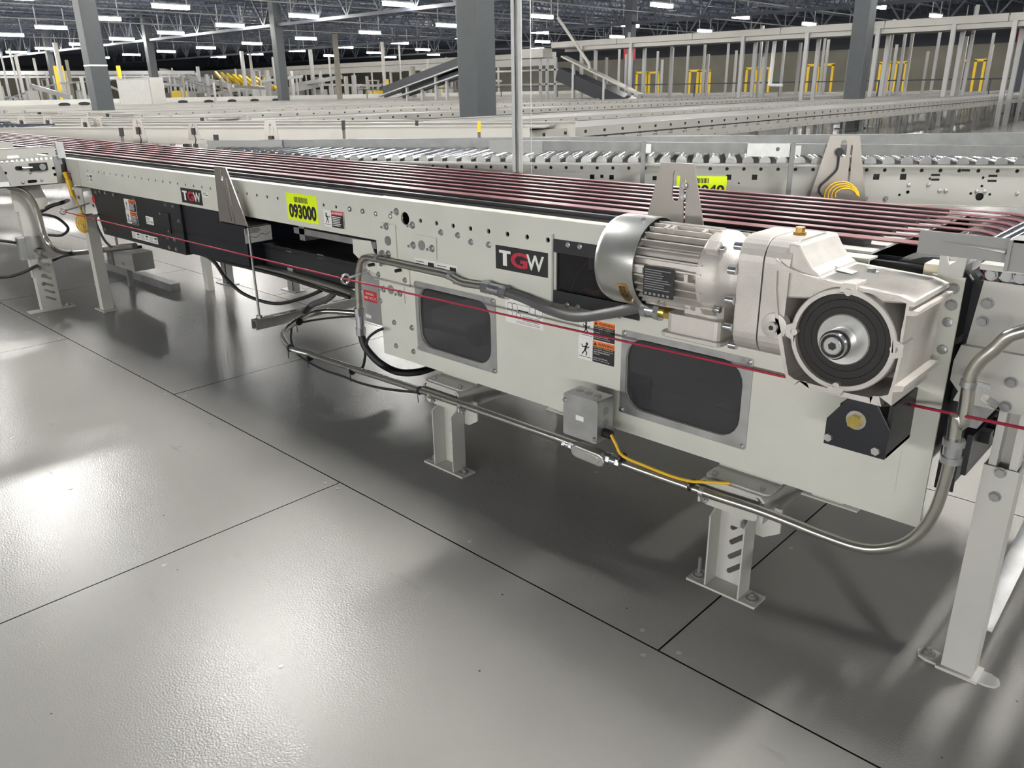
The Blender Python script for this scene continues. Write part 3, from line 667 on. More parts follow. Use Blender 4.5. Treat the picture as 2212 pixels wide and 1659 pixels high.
# input cover and reducer neck
prof = rrect(GY0+.005, GY1, .695, .928, .045, 6)
XC(prof, -.735, -.684).build('input_cover', CAST, gm_, bevel=.006)
XC([(a*.985+.0225, b) for a, b in rrect(GY0+.005, GY1, .699, .924, .045, 6)], -.684, -.6815).build('gasket', INK, gm_)
nb = XC(prof, -.6815, -.63).build('reducer_neck', CAST, gm_, bevel=.004)
for y, z in ((GY0+.02, .905), (GY0+.002, .86), (GY0+.002, .80), (GY0+.002, .745), (GY0+.03, .70), (GY1-.02, .90)):
    MB().cyl((-.752, y, z), (-.735, y, z), .008, n=12).build('cap_screw', ZINC, gm_, smooth=40)
# main housing: outline traced on its front face, walls run back to the panel
outp = [(395, 470), (470, 530), (560, 575), (700, 618), (850, 650), (1090, 700), (1300, 742), (1408, 792), (1408, 826), (1372, 822), (1365, 850), (1440, 862), (1440, 885), (1400, 895), (1352, 890), (1335, 1000), (1320, 1090), (1312, 1200), (1285, 1320), (1262, 1400), (1335, 1410), (1325, 1445), (1250, 1450), (1240, 1550), (1165, 1555), (1150, 1480), (1105, 1478), (1085, 1535), (900, 1490), (640, 1425), (615, 1372), (560, 1366), (525, 1400), (475, 1375), (452, 1290), (430, 1180), (405, 1040), (385, 900), (380, 650)]
out = [(v.x, v.z) for v in (F(*Z8(*q), GY0) for q in outp)]
cx = F(*Z8(878, 1068), GY0); CX, CZ = cx.x, cx.z
inn_p = [(402, 560), (450, 555), (560, 605), (700, 645), (860, 680), (1090, 728), (1280, 768), (1350, 800), (1335, 900), (1312, 1000), (1300, 1090), (1290, 1200), (1262, 1320), (1240, 1400), (1215, 1470), (1080, 1490), (900, 1452), (640, 1385), (530, 1355), (485, 1320), (468, 1230), (448, 1100), (425, 980), (410, 900), (395, 700)]
inn = [(v.x, v.z) for v in (F(*Z8(*q), GY0) for q in inn_p)]
m = MB(); m.plate(out, [inn], (0, GY0, 0), X, Z, (0, GY1-GY0, 0)); hz_ = m.build('gear_housing', CAST, gm_, bevel=.0025)
m = MB(); m.plate(inn, [], (0, GY0+.135, 0), X, Z, (0, .05, 0)); m.build('pocket_web', CAST, gm_)
RO, RI = .0965, .0865
m = MB(); m.lathe([(0, RI), (0, RO-.002), (.002, RO), (.10, RO+.002), (.10, RI), (0, RI)], (CX, GY0-.004, CZ), Y_, 56, False); hub = m.build('output_flange', CAST, gm_, smooth=35)
for q in ((930, 715), (1262, 1133), (838, 1400), (533, 1003)):
    v = F(*Z8(*q), GY0); d = Vector((v.x-CX, 0, v.z-CZ)); L = d.length; d.normalize(); s_ = Vector((d.z, 0, -d.x))
    m = MB(); o = Vector((CX, GY0-.0045, CZ)); hl = .017
    pr = [(RO-.008, -hl-.008), (L+.002, -hl), (L+.016, -hl+.006), (L+.016, hl-.006), (L+.002, hl), (RO-.008, hl+.008)]
    m.plate(pr, [circ(L, 0, .0068, 12)], o, d, s_, (0, .05, 0)); m.build('flange_lug', CAST, gm_, bevel=.002)
    m = MB(); m.cyl((v.x, GY0+.006, v.z), (v.x, GY0+.012, v.z), .0068, n=12); m.build('threaded_hole', DARKIN, gm_)
m = MB(); m.lathe([(0, .046), (0, .086), (.01, .086), (.01, .046), (0, .046)], (CX, GY0+.006, CZ), Y_, 48, False); m.build('shaft_seal', SEAL, gm_, smooth=35)
for r in (.060, .074): MB().lathe([(0, r-.0006), (-.0006, r), (0, r+.0006)], (CX, GY0+.006, CZ), Y_, 48, False).build('seal_groove', INK, gm_)
m = MB(); m.lathe([(0, .012), (-.002, .046), (0, .048), (.01, .048)], (CX, GY0+.004, CZ), Y_, 48); m.build('hub_disc', CASTM, gm_, smooth=20)
m = MB(); m.lathe([(.004, .027), (-.030, .027), (-.036, .024), (-.036, .014), (-.026, .013), (-.026, .002)], (CX-.002, GY0, CZ-.003), Y_, 36); m.build('shaft_cap', CHROME, gm_, smooth=35)
m = MB(); m.lathe([(0, .0165), (-.001, .019), (0, .0215)], (CX-.002, GY0-.0362, CZ-.003), Y_, 28, False); m.build('cap_ring', INK, gm_)
m = MB(); m.cyl((CX-.002, GY0-.038, CZ-.003), (CX-.002, GY0-.020, CZ-.003), .0145, n=20); sc_ = m.build('socket_screw', CASTM, gm_)
MB().cyl((CX-.002, GY0-.0385, CZ-.003), (CX-.002, GY0-.034, CZ-.003), .0078, n=6).build('hex_socket', INK, sc_)
# side boss with plug, saddle on top, oil plug, breather, sticker
v = F(*Z8(375, 970), GY0); m = MB(); m.lathe([(0, .026), (.0, .0)], (v.x, GY0+.003, v.z), Y_, 24)
m = MB(); m.lathe([(.01, .030), (0, .026), (-.002, .018), (-.002, .002)], (v.x, GY0+.002, v.z), Y_, 28); bs = m.build('side_boss', CAST, gm_, smooth=30)
m = MB(); m.cyl((v.x, GY0, v.z), (v.x, GY0-.010, v.z), .011, n=20); m.build('oil_plug', CASTM, bs); MB().cyl((v.x, GY0-.0105, v.z), (v.x, GY0-.009, v.z), .005, n=6).build('hex_socket', INK, bs)
m = MB()                                    # curved saddle rising to the neck
tp = [(-.64, .925), (-.618, .924), (-.606, .905), (-.590, .884), (-.575, .874)]+[(a, b) for a, b in out[3:8]]+[(-.42, .845), (-.64, .82)]
m.plate(tp, [], (0, GY0+.012, 0), X, Z, (0, GY1-GY0-.02, 0)); m.build('top_saddle', CAST, gm_, bevel=.004)
v = FZ(*Z8(360, 265), .93); m = MB(); m.cyl((-.655, 1.5, .922), (-.655, 1.5, .934), .013, n=6); m.cyl((-.655, 1.5, .934), (-.655, 1.5, .943), .009, n=12); m.build('breather_plug', BRASS, gm_)
v = FZ(*Z8(1095, 570), .865); m = MB(); m.cyl((v.x, v.y, .852), (v.x, v.y, .867), .013, n=18); m.cyl((v.x, v.y, .867), (v.x, v.y, .873), .009, n=6); m.build('oil_filler_plug', ZINC, gm_)
v = FZ(*Z8(870, 540), .874); m = MB(); m.prism([v+Vector(q) for q in ((-.03, -.012, .0), (.026, -.012, -.006), (.026, .014, -.006), (-.03, .014, .0))], (0, 0, .001)); qs = m.build('serial_sticker', WHITE, gm_)
t = MB()
for i in range(4): quad(t, -.024, .0-.006*i, -.008+.005*i, -.005+.005*i, v+Z*.0014, Vector((1, 0, -.107)), Y_)
t.build('print', INK, qs)
# connection to the drive shaft behind
m = MB(); m.cyl((CX, GY1-.01, CZ), (CX, 1.72, CZ), .03, n=24); m.build('output_shaft', GALVD, gm_, smooth=40)

# ---- black torque bracket with yellow zinc bolt
p = [F(*q, 1.50) for q in ((1815, 870), (1860, 855), (1915, 915), (1922, 928), (1910, 991), (1779, 952), (1783, 901))]
tbk = thing('torque_bracket', 'black torque arm bracket with yellow zinc bolt below the gearbox', 'bracket', (p[5].x, 1.55, p[4].z))
x0, x1, zb = p[5].x, p[4].x, (p[5].z+p[4].z)/2-.004
pr = [(x0, zb), (x1, zb), (x1+.002, zb+.062), ((x0+x1)/2+.03, zb+.112), ((x0+x1)/2-.02, zb+.112), (x0, zb+.055)]
m = MB(); m.plate(pr, [], (0, 1.50, 0), X, Z, (0, .008, 0)); m.build('front_plate', NAVY, tbk, bevel=.001)
m = MB(); m.bx(x0, x1, 1.508, YP-.003, zb, zb+.008); m.bx(x1-.008, x1, 1.508, YP-.003, zb, zb+.11); m.bx(x0+.02, x0+.028, 1.508, YP-.003, zb, zb+.09); m.build('rear_box', NAVY, tbk)
c = F(1850, 907, 1.5); m = MB(); m.cyl((c.x, 1.50, c.z), (c.x, 1.497, c.z), .0195, n=24); m.build('washer', GALV, tbk)
m = MB(); m.cyl((c.x, 1.497, c.z), (c.x, 1.484, c.z), .0145, n=6); m.build('hex_bolt', GOLD, tbk)
for q in ((1791, 943), (1893, 973)):
    v = F(*q, 1.5); m = MB(); m.cyl((v.x, 1.50, v.z), (v.x, 1.492, v.z), .0085, n=6); m.build('hex_bolt', CASTM, tbk)
m = MB(); m.bx(c.x-.012, c.x+.012, 1.52, 1.56, c.z-.01, c.z+.06); m.build('torque_link', CASTM, tbk)

# ================================================================== SUPPORTS under the drive section
def support(xc, lab, stud):
    t = thing('conveyor_support', lab, 'support', (xc, 1.6, 0), 'slotted channel supports under the drive section')
    a = xc-.048; b = xc+.048; zt = .235
    hol = [slot(xc+.006, .052+.042*i, .058, .0135, R_(42)) for i in range(4)]
    m = MB(); m.plate([(a, .006), (b, .006), (b, zt), (a, zt)], hol, (0, 1.63, 0), X, Z, (0, .004, 0))
    m.prism([(a, 1.578, .006), (a, 1.63, .006), (a, 1.63, zt), (a, 1.578, zt-.03)], (.004, 0, 0)); m.prism([(b, 1.578, .006), (b, 1.63, .006), (b, 1.63, zt), (b, 1.578, zt-.03)], (-.004, 0, 0))
    m.build('leg', PAINT2, t)
    m = MB(); m.bx(xc-.098, xc+.093, 1.574, 1.634, 0, .006); bp = m.build('base_plate', PAINT2, t)
    for x in (xc-.078, xc+.072):
        put('anchor_bolt', ANCH, (x, 1.604, .006), bp)
    if stud: MB().cyl((xc-.078, 1.604, .02), (xc-.078, 1.604, .062), .005, n=8).build('anchor_stud', GALVD, bp)
    m = MB(); m.plate([(a-.006, .255), (a-.012, .245), (a-.012, .20), (a+.01, .165), (b+.02, .165), (b+.06, .19), (b+.06, .255)], [], (0, 1.637, 0), X, Z, (0, .005, 0)); m.build('gusset_plate', PAINT2, t)
    # cross beam: folded channel running under the conveyor
    m = MB()
    ow = .082; pr = [(xc-ow, .235), (xc-ow, .292), (xc-ow+.012, .305), (xc+ow-.004, .305), (xc+ow+.008, .295), (xc+ow+.008, .235), (xc+ow+.002, .235), (xc+ow+.002, .29), (xc+ow-.006, .299), (xc-ow+.012, .299), (xc-ow+.006, .29), (xc-ow+.006, .235)]
    m.plate(pr, [], (0, 1.575, 0), X, Z, (0, .72, 0)); m.build('cross_beam', PAINT2, t)
    m = MB(); m.plate(rrect(xc-ow+.008, xc+ow-.008, .232, .296, .012, 3), [], (0, 1.58, 0), X, Z, (0, .004, 0)); m.build('beam_end', PAINT2, t)
    # angle bolted to the panel bottom
    m = MB(); m.plate(rrect(xc-.074, xc+.094, 1.585, 1.646, .012, 3), [], (0, 0, .305), X, Y_, Z*.004); m.bx(xc-.074, xc+.094, 1.645, 1.66, .305, .309); m.bx(xc-.074, xc+.094, 1.656, 1.66, .305, .36); an = m.build('mounting_angle', PAINT2, t)
    for x in (xc-.055, xc+.07): MB().cyl((x, 1.602, .309), (x, 1.602, .317), .007, n=6).build('bolt', GALVD, an)
    for z in (.225, .185): put('bolt', BOLTB, (xc+.022, 1.63, z), t)
    # rear leg of the same trestle
    m = MB(); m.bx(a, b, 2.22, 2.224, .006, .24); m.bx(a, a+.004, 2.224, 2.27, .006, .24); m.bx(b-.004, b, 2.224, 2.27, .006, .24); m.build('leg', PAINT2, t)
    MB().bx(xc-.095, xc+.095, 2.21, 2.275, 0, .006).build('base_plate', PAINT2, t)
support(-1.828, 'slotted channel support under the first round-cornered window', 0)
support(-.790, 'slotted channel support with tall anchor stud below the second window', 1)

# ================================================================== CONDUIT, CABLES, CORD
def tubeobj(name, pts, r, mt, parent, n=12): return MB().tube(pts, r, n).build(name, mt, parent, smooth=50)
YC = 1.558
lc = thing('steel_conduit_run', 'long bent steel conduit strapped along the front of the supports', 'conduit', (-1.4, YC, .2))
fr_ = [F(*Z3(*q), YC) for q in ((340, 490), (690, 600), (1240, 762), (1880, 985))]+[F(*q, YC) for q in (Z2(60, 520), Z2(460, 680), Z2(1000, 870), Z2(1600, 1090))]
zc = sum(v.z for v in fr_)/len(fr_)
xr = F(*Z1(1190, 640), YC+.01).x
left = [(-2.55, 2.02, zc+.03), (-2.93, 1.90, zc+.02), FZ(*Z3(260, 188), zc+.012), FZ(*Z3(120, 300), zc+.004), FZ(*Z3(180, 420), zc)]
mid = [F(*Z3(340, 492), YC), F(*Z3(690, 600), YC), F(*Z3(1240, 762), YC), F(*Z2(60, 520), YC), F(*Z2(460, 680), YC), F(*Z2(1000, 870), YC), F(*Z1(230, 660), YC)]
mid = [Vector((v.x, YC, zc+(v.z-zc)*.6)) for v in mid]
right = [F(*q, YC+.012) for q in (Z1(560, 800), Z1(760, 864), Z1(900, 864), Z1(1010, 828), Z1(1100, 750), Z1(1165, 640), Z1(1215, 480), Z1(1235, 390))]
tubeobj('conduit_pipe', spline(left+mid+right), .0115, CONDUIT, lc, 14)
top = [F(*q, YC+.012) for q in (Z1(1255, 285), Z1(1275, 150), ZU(620, 900), ZU(690, 460), ZU(730, 330), ZU(830, 190), ZU(980, 70), (2180, 726), (2225, 712))]
tubeobj('conduit_pipe', spline(top), .0125, CONDUIT, lc, 14)
def coupling(parent, a, b, r):
    a, b = Vector(a), Vector(b); d = (b-a).normalized(); L = (b-a).length
    m = MB(); m.cyl(a, a+d*L*.28, r*1.18, n=8); m.cyl(a+d*L*.28, b-d*L*.28, r, n=16); m.cyl(b-d*L*.28, b, r*1.22, n=8); m.build('coupling', ZINC, parent, smooth=30)
coupling(lc, F(*Z1(1238, 398), YC+.012), F(*Z1(1262, 272), YC+.012), .0165)
def strap(parent, p, axis, r, ear=None):
    p = Vector(p); axis = Vector(axis).normalized(); m = MB(); m.cyl(p-axis*.006, p+axis*.006, r*1.16, n=16); o = m.build('strap', GALV, parent, smooth=40)
    if ear is not None:
        e = Vector(ear); m = MB(); m.obx(p+e.normalized()*r, p+e, .014, .004, (0, 1, 0)); m.build('strap_ear', GALV, o); put('bolt', BOLTS, p+e*.85+Vector((0, -.003, 0)), o)
for q in (Z3(1325, 805), Z3(1572, 885), Z2(965, 862)):
    v = F(*q, YC); strap(lc, (v.x, YC, zc+(v.z-zc)*.6), X, .0115, Vector((.012, .0, -.022)))
v = F(*ZU(685, 460), YC+.012); strap(lc, v, Z+X*.1, .0125, Vector((.034, .0, 0)))
# junction box on the conduit, conduit body under it
p0, p1 = F(1216, 845, 1.53), F(1293, 960, 1.53); jb = thing('junction_box', 'square galvanised junction box with knockouts on the front conduit', 'junction box', ((p0.x+p1.x)/2, 1.57, p1.z))
zb_, zt_ = F(1285, 958, 1.53).z, F(1220, 846, 1.53).z-.002; bxx = F(1218, 900, 1.53).x, F(1290, 910, 1.53).x
m = MB(); m.bx(bxx[0], bxx[1], 1.532, 1.60, zb_, zt_); m.build('box_body', GALV, jb, bevel=.002)
m = MB(); m.plate(rrect(bxx[0]-.001, bxx[1]+.001, zb_-.001, zt_+.001, .006, 3), [], (0, 1.532, 0), X, Z, (0, -.003, 0)); m.build('box_cover', GALV, jb)
for x, z in ((bxx[0]+.005, zt_-.02), (bxx[1]-.006, zb_+.012)): put('screw', BOLTS, (x, 1.529, z), jb)
for i in range(3): MB().cyl((bxx[0]+.025+.03*i, 1.567, zt_), (bxx[0]+.025+.03*i, 1.567, zt_+.001), .011, n=18).build('knockout', GALVD, jb)
for z in (.035, .07): MB().cyl((bxx[1], 1.567, zt_-z), (bxx[1]+.001, 1.567, zt_-z), .011, n=18).build('knockout', GALVD, jb)
xm = (bxx[0]+bxx[1])/2; MB().bx(xm-.014, xm+.012, 1.5284, 1.529, (zb_+zt_)/2-.008, (zb_+zt_)/2+.006).build('barcode_sticker', WHITE, jb)
v = F(*Z2(215, 610), YC-.02); bxl = MB(); bxl.plate(slot(0, 0, .115, .036, R_(-2)), [], (xm+.02, YC-.022, zc-.002), X, Z, (0, .034, 0)); cb = bxl.build('conduit_body', CASTM, lc, bevel=.003)
bxl = MB(); bxl.plate(slot(0, 0, .082, .023, R_(-2)), [], (xm+.02, YC-.022, zc-.002), X, Z, (0, -.003, 0)); bxl.build('body_cover', CASTM, cb, bevel=.001)
coupling(lc, (xm-.075, YC, zc), (xm-.04, YC, zc), .0145); coupling(lc, (xm+.075, YC, zc), (xm+.12, YC, zc), .0150)
# yellow cable from the box along the conduit
g = F(*Z2(375, 505), 1.56); yc_ = thing('yellow_cable', 'yellow cable tied along the conduit from the junction box', 'cable', (g.x, 1.56, zc))
m = MB(); m.cyl((bxx[1], 1.56, g.z), (bxx[1]+.024, 1.56, g.z), .0125, n=12); m.build('cable_gland', BLACK, yc_)
k0 = [F(*Z2(*q), 1.545) for q in ((400, 512), (430, 570), (470, 640), (600, 700), (780, 770), (900, 800), (955, 803))]
tubeobj('cable', spline(k0+[Vector((k0[-1].x+.06, 1.575, k0[-1].z+.005))]), .0042, YELC, yc_, 8)
for q in (Z2(472, 665), Z2(900, 828)):
    v = F(*q, YC); MB().cyl((v.x-.003, YC-.002, v.z+.003), (v.x+.003, YC-.002, v.z+.003), .0165, n=14).build('cable_tie', BLACK, yc_)
# black cables tied to the conduit on the left
bc = thing('black_cable', 'black cable zip-tied under the bent conduit on the aisle side', 'cable', (-2.6, 1.56, zc))
tubeobj('cable', spline([(-2.35, 2.02, zc+.02), (-2.75, 1.96, zc+.015), FZ(*Z3(260, 215), zc), FZ(*Z3(185, 310), zc-.01), FZ(*Z3(215, 440), zc-.01)]+[F(*Z3(*q), YC) for q in ((300, 520), (450, 600), (600, 650), (760, 710), (960, 755), (1230, 785))]), .0045, RUBBER, bc, 8)
for q in (Z3(250, 205), Z3(180, 420), Z3(340, 495), Z3(685, 605), Z3(1235, 765)):
    v = F(*q, YC) if q[0] > 640 else FZ(*q, zc); m = MB(); m.cyl((v.x-.003, v.y, v.z), (v.x+.003, v.y, v.z-.001), .0155, n=12); m.obx((v.x, v.y-.012, v.z-.012), (v.x+.012, v.y-.02, v.z-.035), .003, .003); m.build('cable_tie', BLACK, bc)
b2 = thing('looped_black_cable', 'black cable looping from the panel edge down to the conduit', 'cable', (-2.4, 1.6, .2))
tubeobj('cable', spline([F(*Z3(*q), 1.62) for q in ((930, 265), (880, 285), (815, 340), (790, 420), (785, 500), (770, 570), (745, 592))]), .005, RUBBER, b2, 8)
# upper conduit on the panel, hose to the motor and hose under the panel
YU = 1.622
uc = thing('panel_conduit', 'steel conduit elbow clamped across the upper panel with grey flexible hose', 'conduit', (-2.2, YU, .5))
tubeobj('conduit_pipe', fillet([F(*Z6(*q), YU) for q in ((135, 930), (122, 690), (150, 500), (860, 657), (960, 720), (1150, 748))], .075), .0115, CONDUIT, uc, 14)
a, b = F(*Z6(1150, 750), YU), F(*Z6(1350, 805), YU); coupling(uc, a, b, .017)
a, b = F(*Z6(132, 925), YU), F(*Z6(152, 1145), YU); coupling(uc, a, b, .015)
tb_e = Vector((-.945, AY-.02, .728))
tubeobj('flexible_hose', spline([F(*Z6(1345, 800), YU), F(*Z6(1480, 850), YU-.005), F(*Z6(1680, 940), 1.60), F(1246, 685, 1.56), F(1320, 676, 1.51), tb_e+Vector((-.06, -.001, -.001)), tb_e+Vector((-.03, 0, 0))], 8), .0135, HOSE, uc, 14)
coupling(uc, tb_e+Vector((-.045, 0, 0)), tb_e+Vector((.005, 0, 0)), .0175)
tubeobj('flexible_hose', spline([F(*Z6(152, 1140), YU), F(*Z6(190, 1250), YU), F(*Z6(300, 1370), YU+.02), F(*Z6(450, 1445), YU+.06), F(*Z6(620, 1445), YU+.12), F(*Z6(790, 1390), YU+.2)], 8), .0135, RUBBER, uc, 14)
for q in (Z6(282, 525), Z6(880, 665)):
    v = F(*q, YU); strap(uc, v, X, .0115, Vector((.012, .012, -.022)))
m = MB(); v = F(*Z6(320, 480), YP-.01); put('bolt', BOLTB, v, uc)
# eye bolts and red pull cord
pc = thing('emergency_pull_cord', 'red emergency pull cord stretched along the aisle side through eye bolts', 'cord', (-2.4, 1.55, .55))
def eye(c, root, r=.016):
    c, root = Vector(c), Vector(root); m = MB(); d = (root-c).normalized(); sd = d.cross(X).normalized()
    m.tube([c+(d*math.cos(a)+sd*math.sin(a))*r for a in [2*math.pi*i/18 for i in range(19)]], .0042, 8); m.cyl(c+d*r, root, .0042, n=8); m.build('eye_bolt', ZINC, pc, smooth=50)
e1 = F(*Z6(22, 690), 1.53); r1 = F(*Z6(228, 620), YP-.004); eye(e1, r1)
e0_ = F(*ZL(1155, 1335), 1.53); eye(e0_, (e0_.x+.05, 1.66, e0_.z+.035))
tubeobj('cord', [e0_, e1], .003, ROPE, pc, 8); e2 = F(1700, 815, 1.52); e3 = F(2240, 932, 1.50)
tubeobj('cord', [e1, F(1690, 813, 1.63), F(1960, 873, 1.62), F(2240, 931, 1.5)], .0032, ROPE, pc, 8)
# ================================================================== SENSOR BRACKETS
def tapered(name, lab, base, wb, wt, h, ang=0, group=None, slots=True, sensor=True, mt=STAIN, cable=False, depth=.06):
    """folded tapered bracket: plate standing at base (centre of its foot), facing ang"""
    t = thing(name, lab, 'bracket', base, group); b = Vector(base); u = Vector((math.cos(ang), math.sin(ang), 0)); n_ = Vector((-math.sin(ang), math.cos(ang), 0))
    hol = []
    if slots:
        hol = [slot(-.0, h*.80, h*.28, wt*.22, R_(90)), slot(wt*.30, h*.50, h*.72, wt*.07, R_(92))]
    m = MB(); m.plate([(-wb/2, 0), (wb/2, 0), (wt/2, h), (-wt/2, h)], hol, b, u, Z, n_*.004); m.obx(b+n_*depth/2-u*wb*.48, b+n_*depth/2+u*wb*.48, depth, .004); m.build('bracket_plate', mt, t)
    if sensor:
        c = b+Z*h*.5; m = MB(); m.obx(c-n_*.01-Z*.03, c-n_*.01+Z*.03, .03, .02, n_); m.build('photo_eye', BLACK, t, bevel=.003)
        m = MB(); m.tube(spline([c-Z*.03, c-Z*.07+u*.01, c-Z*.12-n_*.01]), .005, 6); m.build('sensor_lead', RUBBER, t)
    return t
# front bracket with its threaded rod and strut arm
YS = 1.605
q = [F(*Z5(*v), YS) for v in ((50, 125), (155, 122), (362, 682), (105, 640))]
sb_ = thing('sensor_bracket', 'tapered stainless bracket with threaded rod on the front side channel', 'bracket', (q[3].x, YS, q[3].z))
zb0 = (q[2].z+q[3].z)/2; pr = [(q[0].x, q[0].z), (q[1].x, q[0].z), (q[2].x, zb0), (q[3].x, zb0)]
s1 = F(*Z5(118, 195), YS); s2 = F(*Z5(180, 420), YS); x_, z_ = s2.x, s2.z
m = MB(); m.plate(pr, [slot(s1.x, s1.z, .055, .013, R_(94)), slot(x_-.006, z_, .185, .006, R_(98)), slot(x_+.02, z_-.01, .19, .009, R_(98))], (0, YS, 0), X, Z, (0, .004, 0))
m.bx(q[3].x+.01, q[2].x, YS, 1.70, zb0, zb0+.004); m.build('bracket_plate', STAIN, sb_)
rt_, rb_ = F(*Z5(365, 690), YS+.02), F(*Z5(490, 1530), YS+.02); rb_.x = rt_.x
m = MB(); m.cyl((rt_.x, YS+.02, rt_.z), (rt_.x, YS+.02, rb_.z), .0052, n=10); m.build('threaded_rod', GALVD, sb_)
m = MB(); m.cyl((rt_.x, YS+.02, rb_.z+.004), (rt_.x, YS+.02, rb_.z+.014), .012, n=6); m.build('nut', GALV, sb_)
st = thing('strut_arm', 'slotted strut channel arm at the foot of the threaded rod', 'strut', (rt_.x, 1.8, rb_.z-.04))
zz = rb_.z; x0 = rt_.x-.02; m = MB(); m.plate([(x0, 1.595), (x0+.041, 1.595), (x0+.041, 2.3), (x0, 2.3)], [slot(x0+.02, 1.68+.055*i, .03, .011, R_(90)) for i in range(11)], (0, 0, zz-.003), X, Y_, Z*.003)
m.bx(x0, x0+.003, 1.595, 2.3, zz-.041, zz-.003); m.bx(x0+.038, x0+.041, 1.595, 2.3, zz-.041, zz-.003); m.bx(x0+.003, x0+.012, 1.595, 2.3, zz-.041, zz-.038); m.bx(x0+.029, x0+.038, 1.595, 2.3, zz-.041, zz-.038); m.build('channel', GALV, st)
# bracket behind the motor, standing at the rear of the belts
YT = 1.632; tl, tr, bl, brr = F(1428, 350, YT), F(1499, 355, YT), F(1392, 470, YT), F(1513, 483, YT)
wt = tr.x-tl.x; z1 = (tl.z+tr.z)/2; zl = (bl.z+brr.z)/2; f_ = (z1-.78)/(z1-zl)
tapered('sensor_bracket', 'tapered stainless bracket with two small bolts standing behind the finned motor', ((tl.x+tr.x)/2, YT, .78), wt+(brr.x-bl.x-wt)*f_, wt, z1-.78, 0, sensor=False, depth=.015)
for q_ in (Z7(1182, 240), Z7(1170, 335)):
    v = F(*q_, YT-.002); put('bolt', BOLTS, v, bpy.data.objects['sensor_bracket.001'])

# ================================================================== DOWNSTREAM ROLLER CONVEYOR (right)
dn = thing('roller_conveyor', 'roller conveyor with bolted grey side plates at the discharge end', 'conveyor', (.1, 2, 0))
YD = 1.668
g0 = F(2093, 600, YD); zt = F(2150, 574, YD).z
m = MB(); hol = [slot(F(*ZU(955, 660), YD).x, F(*ZU(955, 660), YD).z, .045, .016, R_(-25))]
xl = F(2092, 700, YD).x; zmid = F(*ZT(1000, 1560), YD).z
m.plate([(xl+.012, zt-.03), (1.6, zt-.03), (1.6, zmid), (xl+.002, zmid)], [], (0, YD, 0), X, Z, (0, .005, 0)); m.bx(xl+.005, 1.6, YD-.02, YD+.03, zt-.006, zt+.004); m.build('side_plate', PAINT2, dn)
zlo = F(*ZU(1000, 745), YD).z
m = MB(); m.plate([(xl+.0, zlo), (1.6, zlo), (1.6, zmid+.004), (xl-.004, zmid+.004), (xl-.012, zmid-.03), (xl-.012, zmid-.07), (xl+.006, zmid-.09)], hol, (0, YD-.006, 0), X, Z, (0, .005, 0)); m.bx(xl, 1.6, YD-.014, YD, zmid-.004, zmid+.006); m.build('lower_plate', PAINT2, dn)
m = MB(); m.bx(-.30, 1.6, 2.36, 2.365, zlo, zt); m.build('side_plate', PAINT2, dn)
for q_ in (ZT(1440, 790), ZT(1345, 1110)): put('slotted_bolt', BOLTB, F(*q_, YD), dn)
for q_ in (ZU(1165, 445), ZU(1100, 715)): put('slotted_bolt', BOLTB, F(*q_, YD-.006), dn)
for q_ in (ZT(1510, 275), ZT(1800, 300), ZT(2040, 335)): put('nut', BOLTB, F(*q_, YD), dn)
for i in range(8):
    x = -.325+.075*(i-1) if i else -.393; z = .872 if i else .887; r = .0235 if i else .0205
    MB().cyl((x, YD+.012 if i else 1.668, z), (x, 2.355, z), r, n=24).build('roller', CHROME, dn, smooth=40)
    MB().cyl((x, YD-.012 if i else 1.645, z), (x, YD+.012 if i else 1.668, z), .007, n=6).build('roller_axle', GALVD, dn)
m = MB(); m.bx(-.37, -.36, 1.70, 2.34, .40, .80); m.build('end_cross_plate', NAVY, dn)
m = MB(); m.bx(-.36, -.33, 1.69, 2.34, .55, .60); m.build('cross_member', GALVD, dn)
m = MB()
for i in range(12): m.bx(-.345, -.315, 1.75+.05*i, 1.775+.05*i, .50, .525)
m.bx(-.345, -.335, 1.7, 2.34, .44, .53); m.build('toothed_bar', BLACK, dn)
# leg stand
lx = FZ(2031, 1440).x; rx = lx+.062; YL = 1.68
ls = thing('conveyor_support', 'pale grey square leg with bolted inner post and round-ended foot plate', 'leg', (lx+.03, YL, 0))
ztop = F(2150, 1000, YL).z
m = MB(); m.plate([(lx, .006), (rx, .006), (rx, ztop), (lx, ztop)], [], (0, YL-.02, 0), X, Z, (0, .003, 0)); m.bx(lx, lx+.003, YL-.017, YL+.03, .006, ztop); m.bx(rx-.003, rx, YL-.017, YL+.03, .006, ztop); m.build('outer_leg', PAINT2, ls)
m = MB(); m.bx(lx+.006, lx+.020, YL-.012, YL+.026, ztop-.10, zlo+.02); m.bx(rx-.020, rx-.006, YL-.012, YL+.026, ztop-.10, zlo+.02); m.bx(lx+.006, rx-.006, YL+.022, YL+.026, ztop-.10, zlo+.02); m.build('inner_post', PAINT2, ls)
for q_ in ((2143, 1016), (2131, 1067)):
    v = F(*q_, YL-.02); put('slotted_bolt', BOLTB, ((lx+rx)/2, YL-.02, v.z), ls)
m = MB(); m.plate(slot((lx+rx)/2-.002, YL, .165, .044), [], (0, 0, 0), X, Y_, Z*.006); m.bx(lx-.008, rx+.012, YL-.03, YL+.03, 0, .007); fp = m.build('foot_plate', PAINT2, ls)
put('anchor_bolt', ANCH, (lx-.033, YL, .006), fp)
m = MB(); m.obx((rx-.01, YL+.03, .10), (rx+.02, 2.32, .42), .04, .004, (0, 0, 1)); m.obx((lx+.01, YL+.03, .35), (lx+.01, 2.36, .35), .004, .04); m.build('cross_brace', GALV, ls)
m = MB(); m.bx(lx, rx, 2.33, 2.36, 0, zlo); m.build('rear_leg', PAINT2, ls)
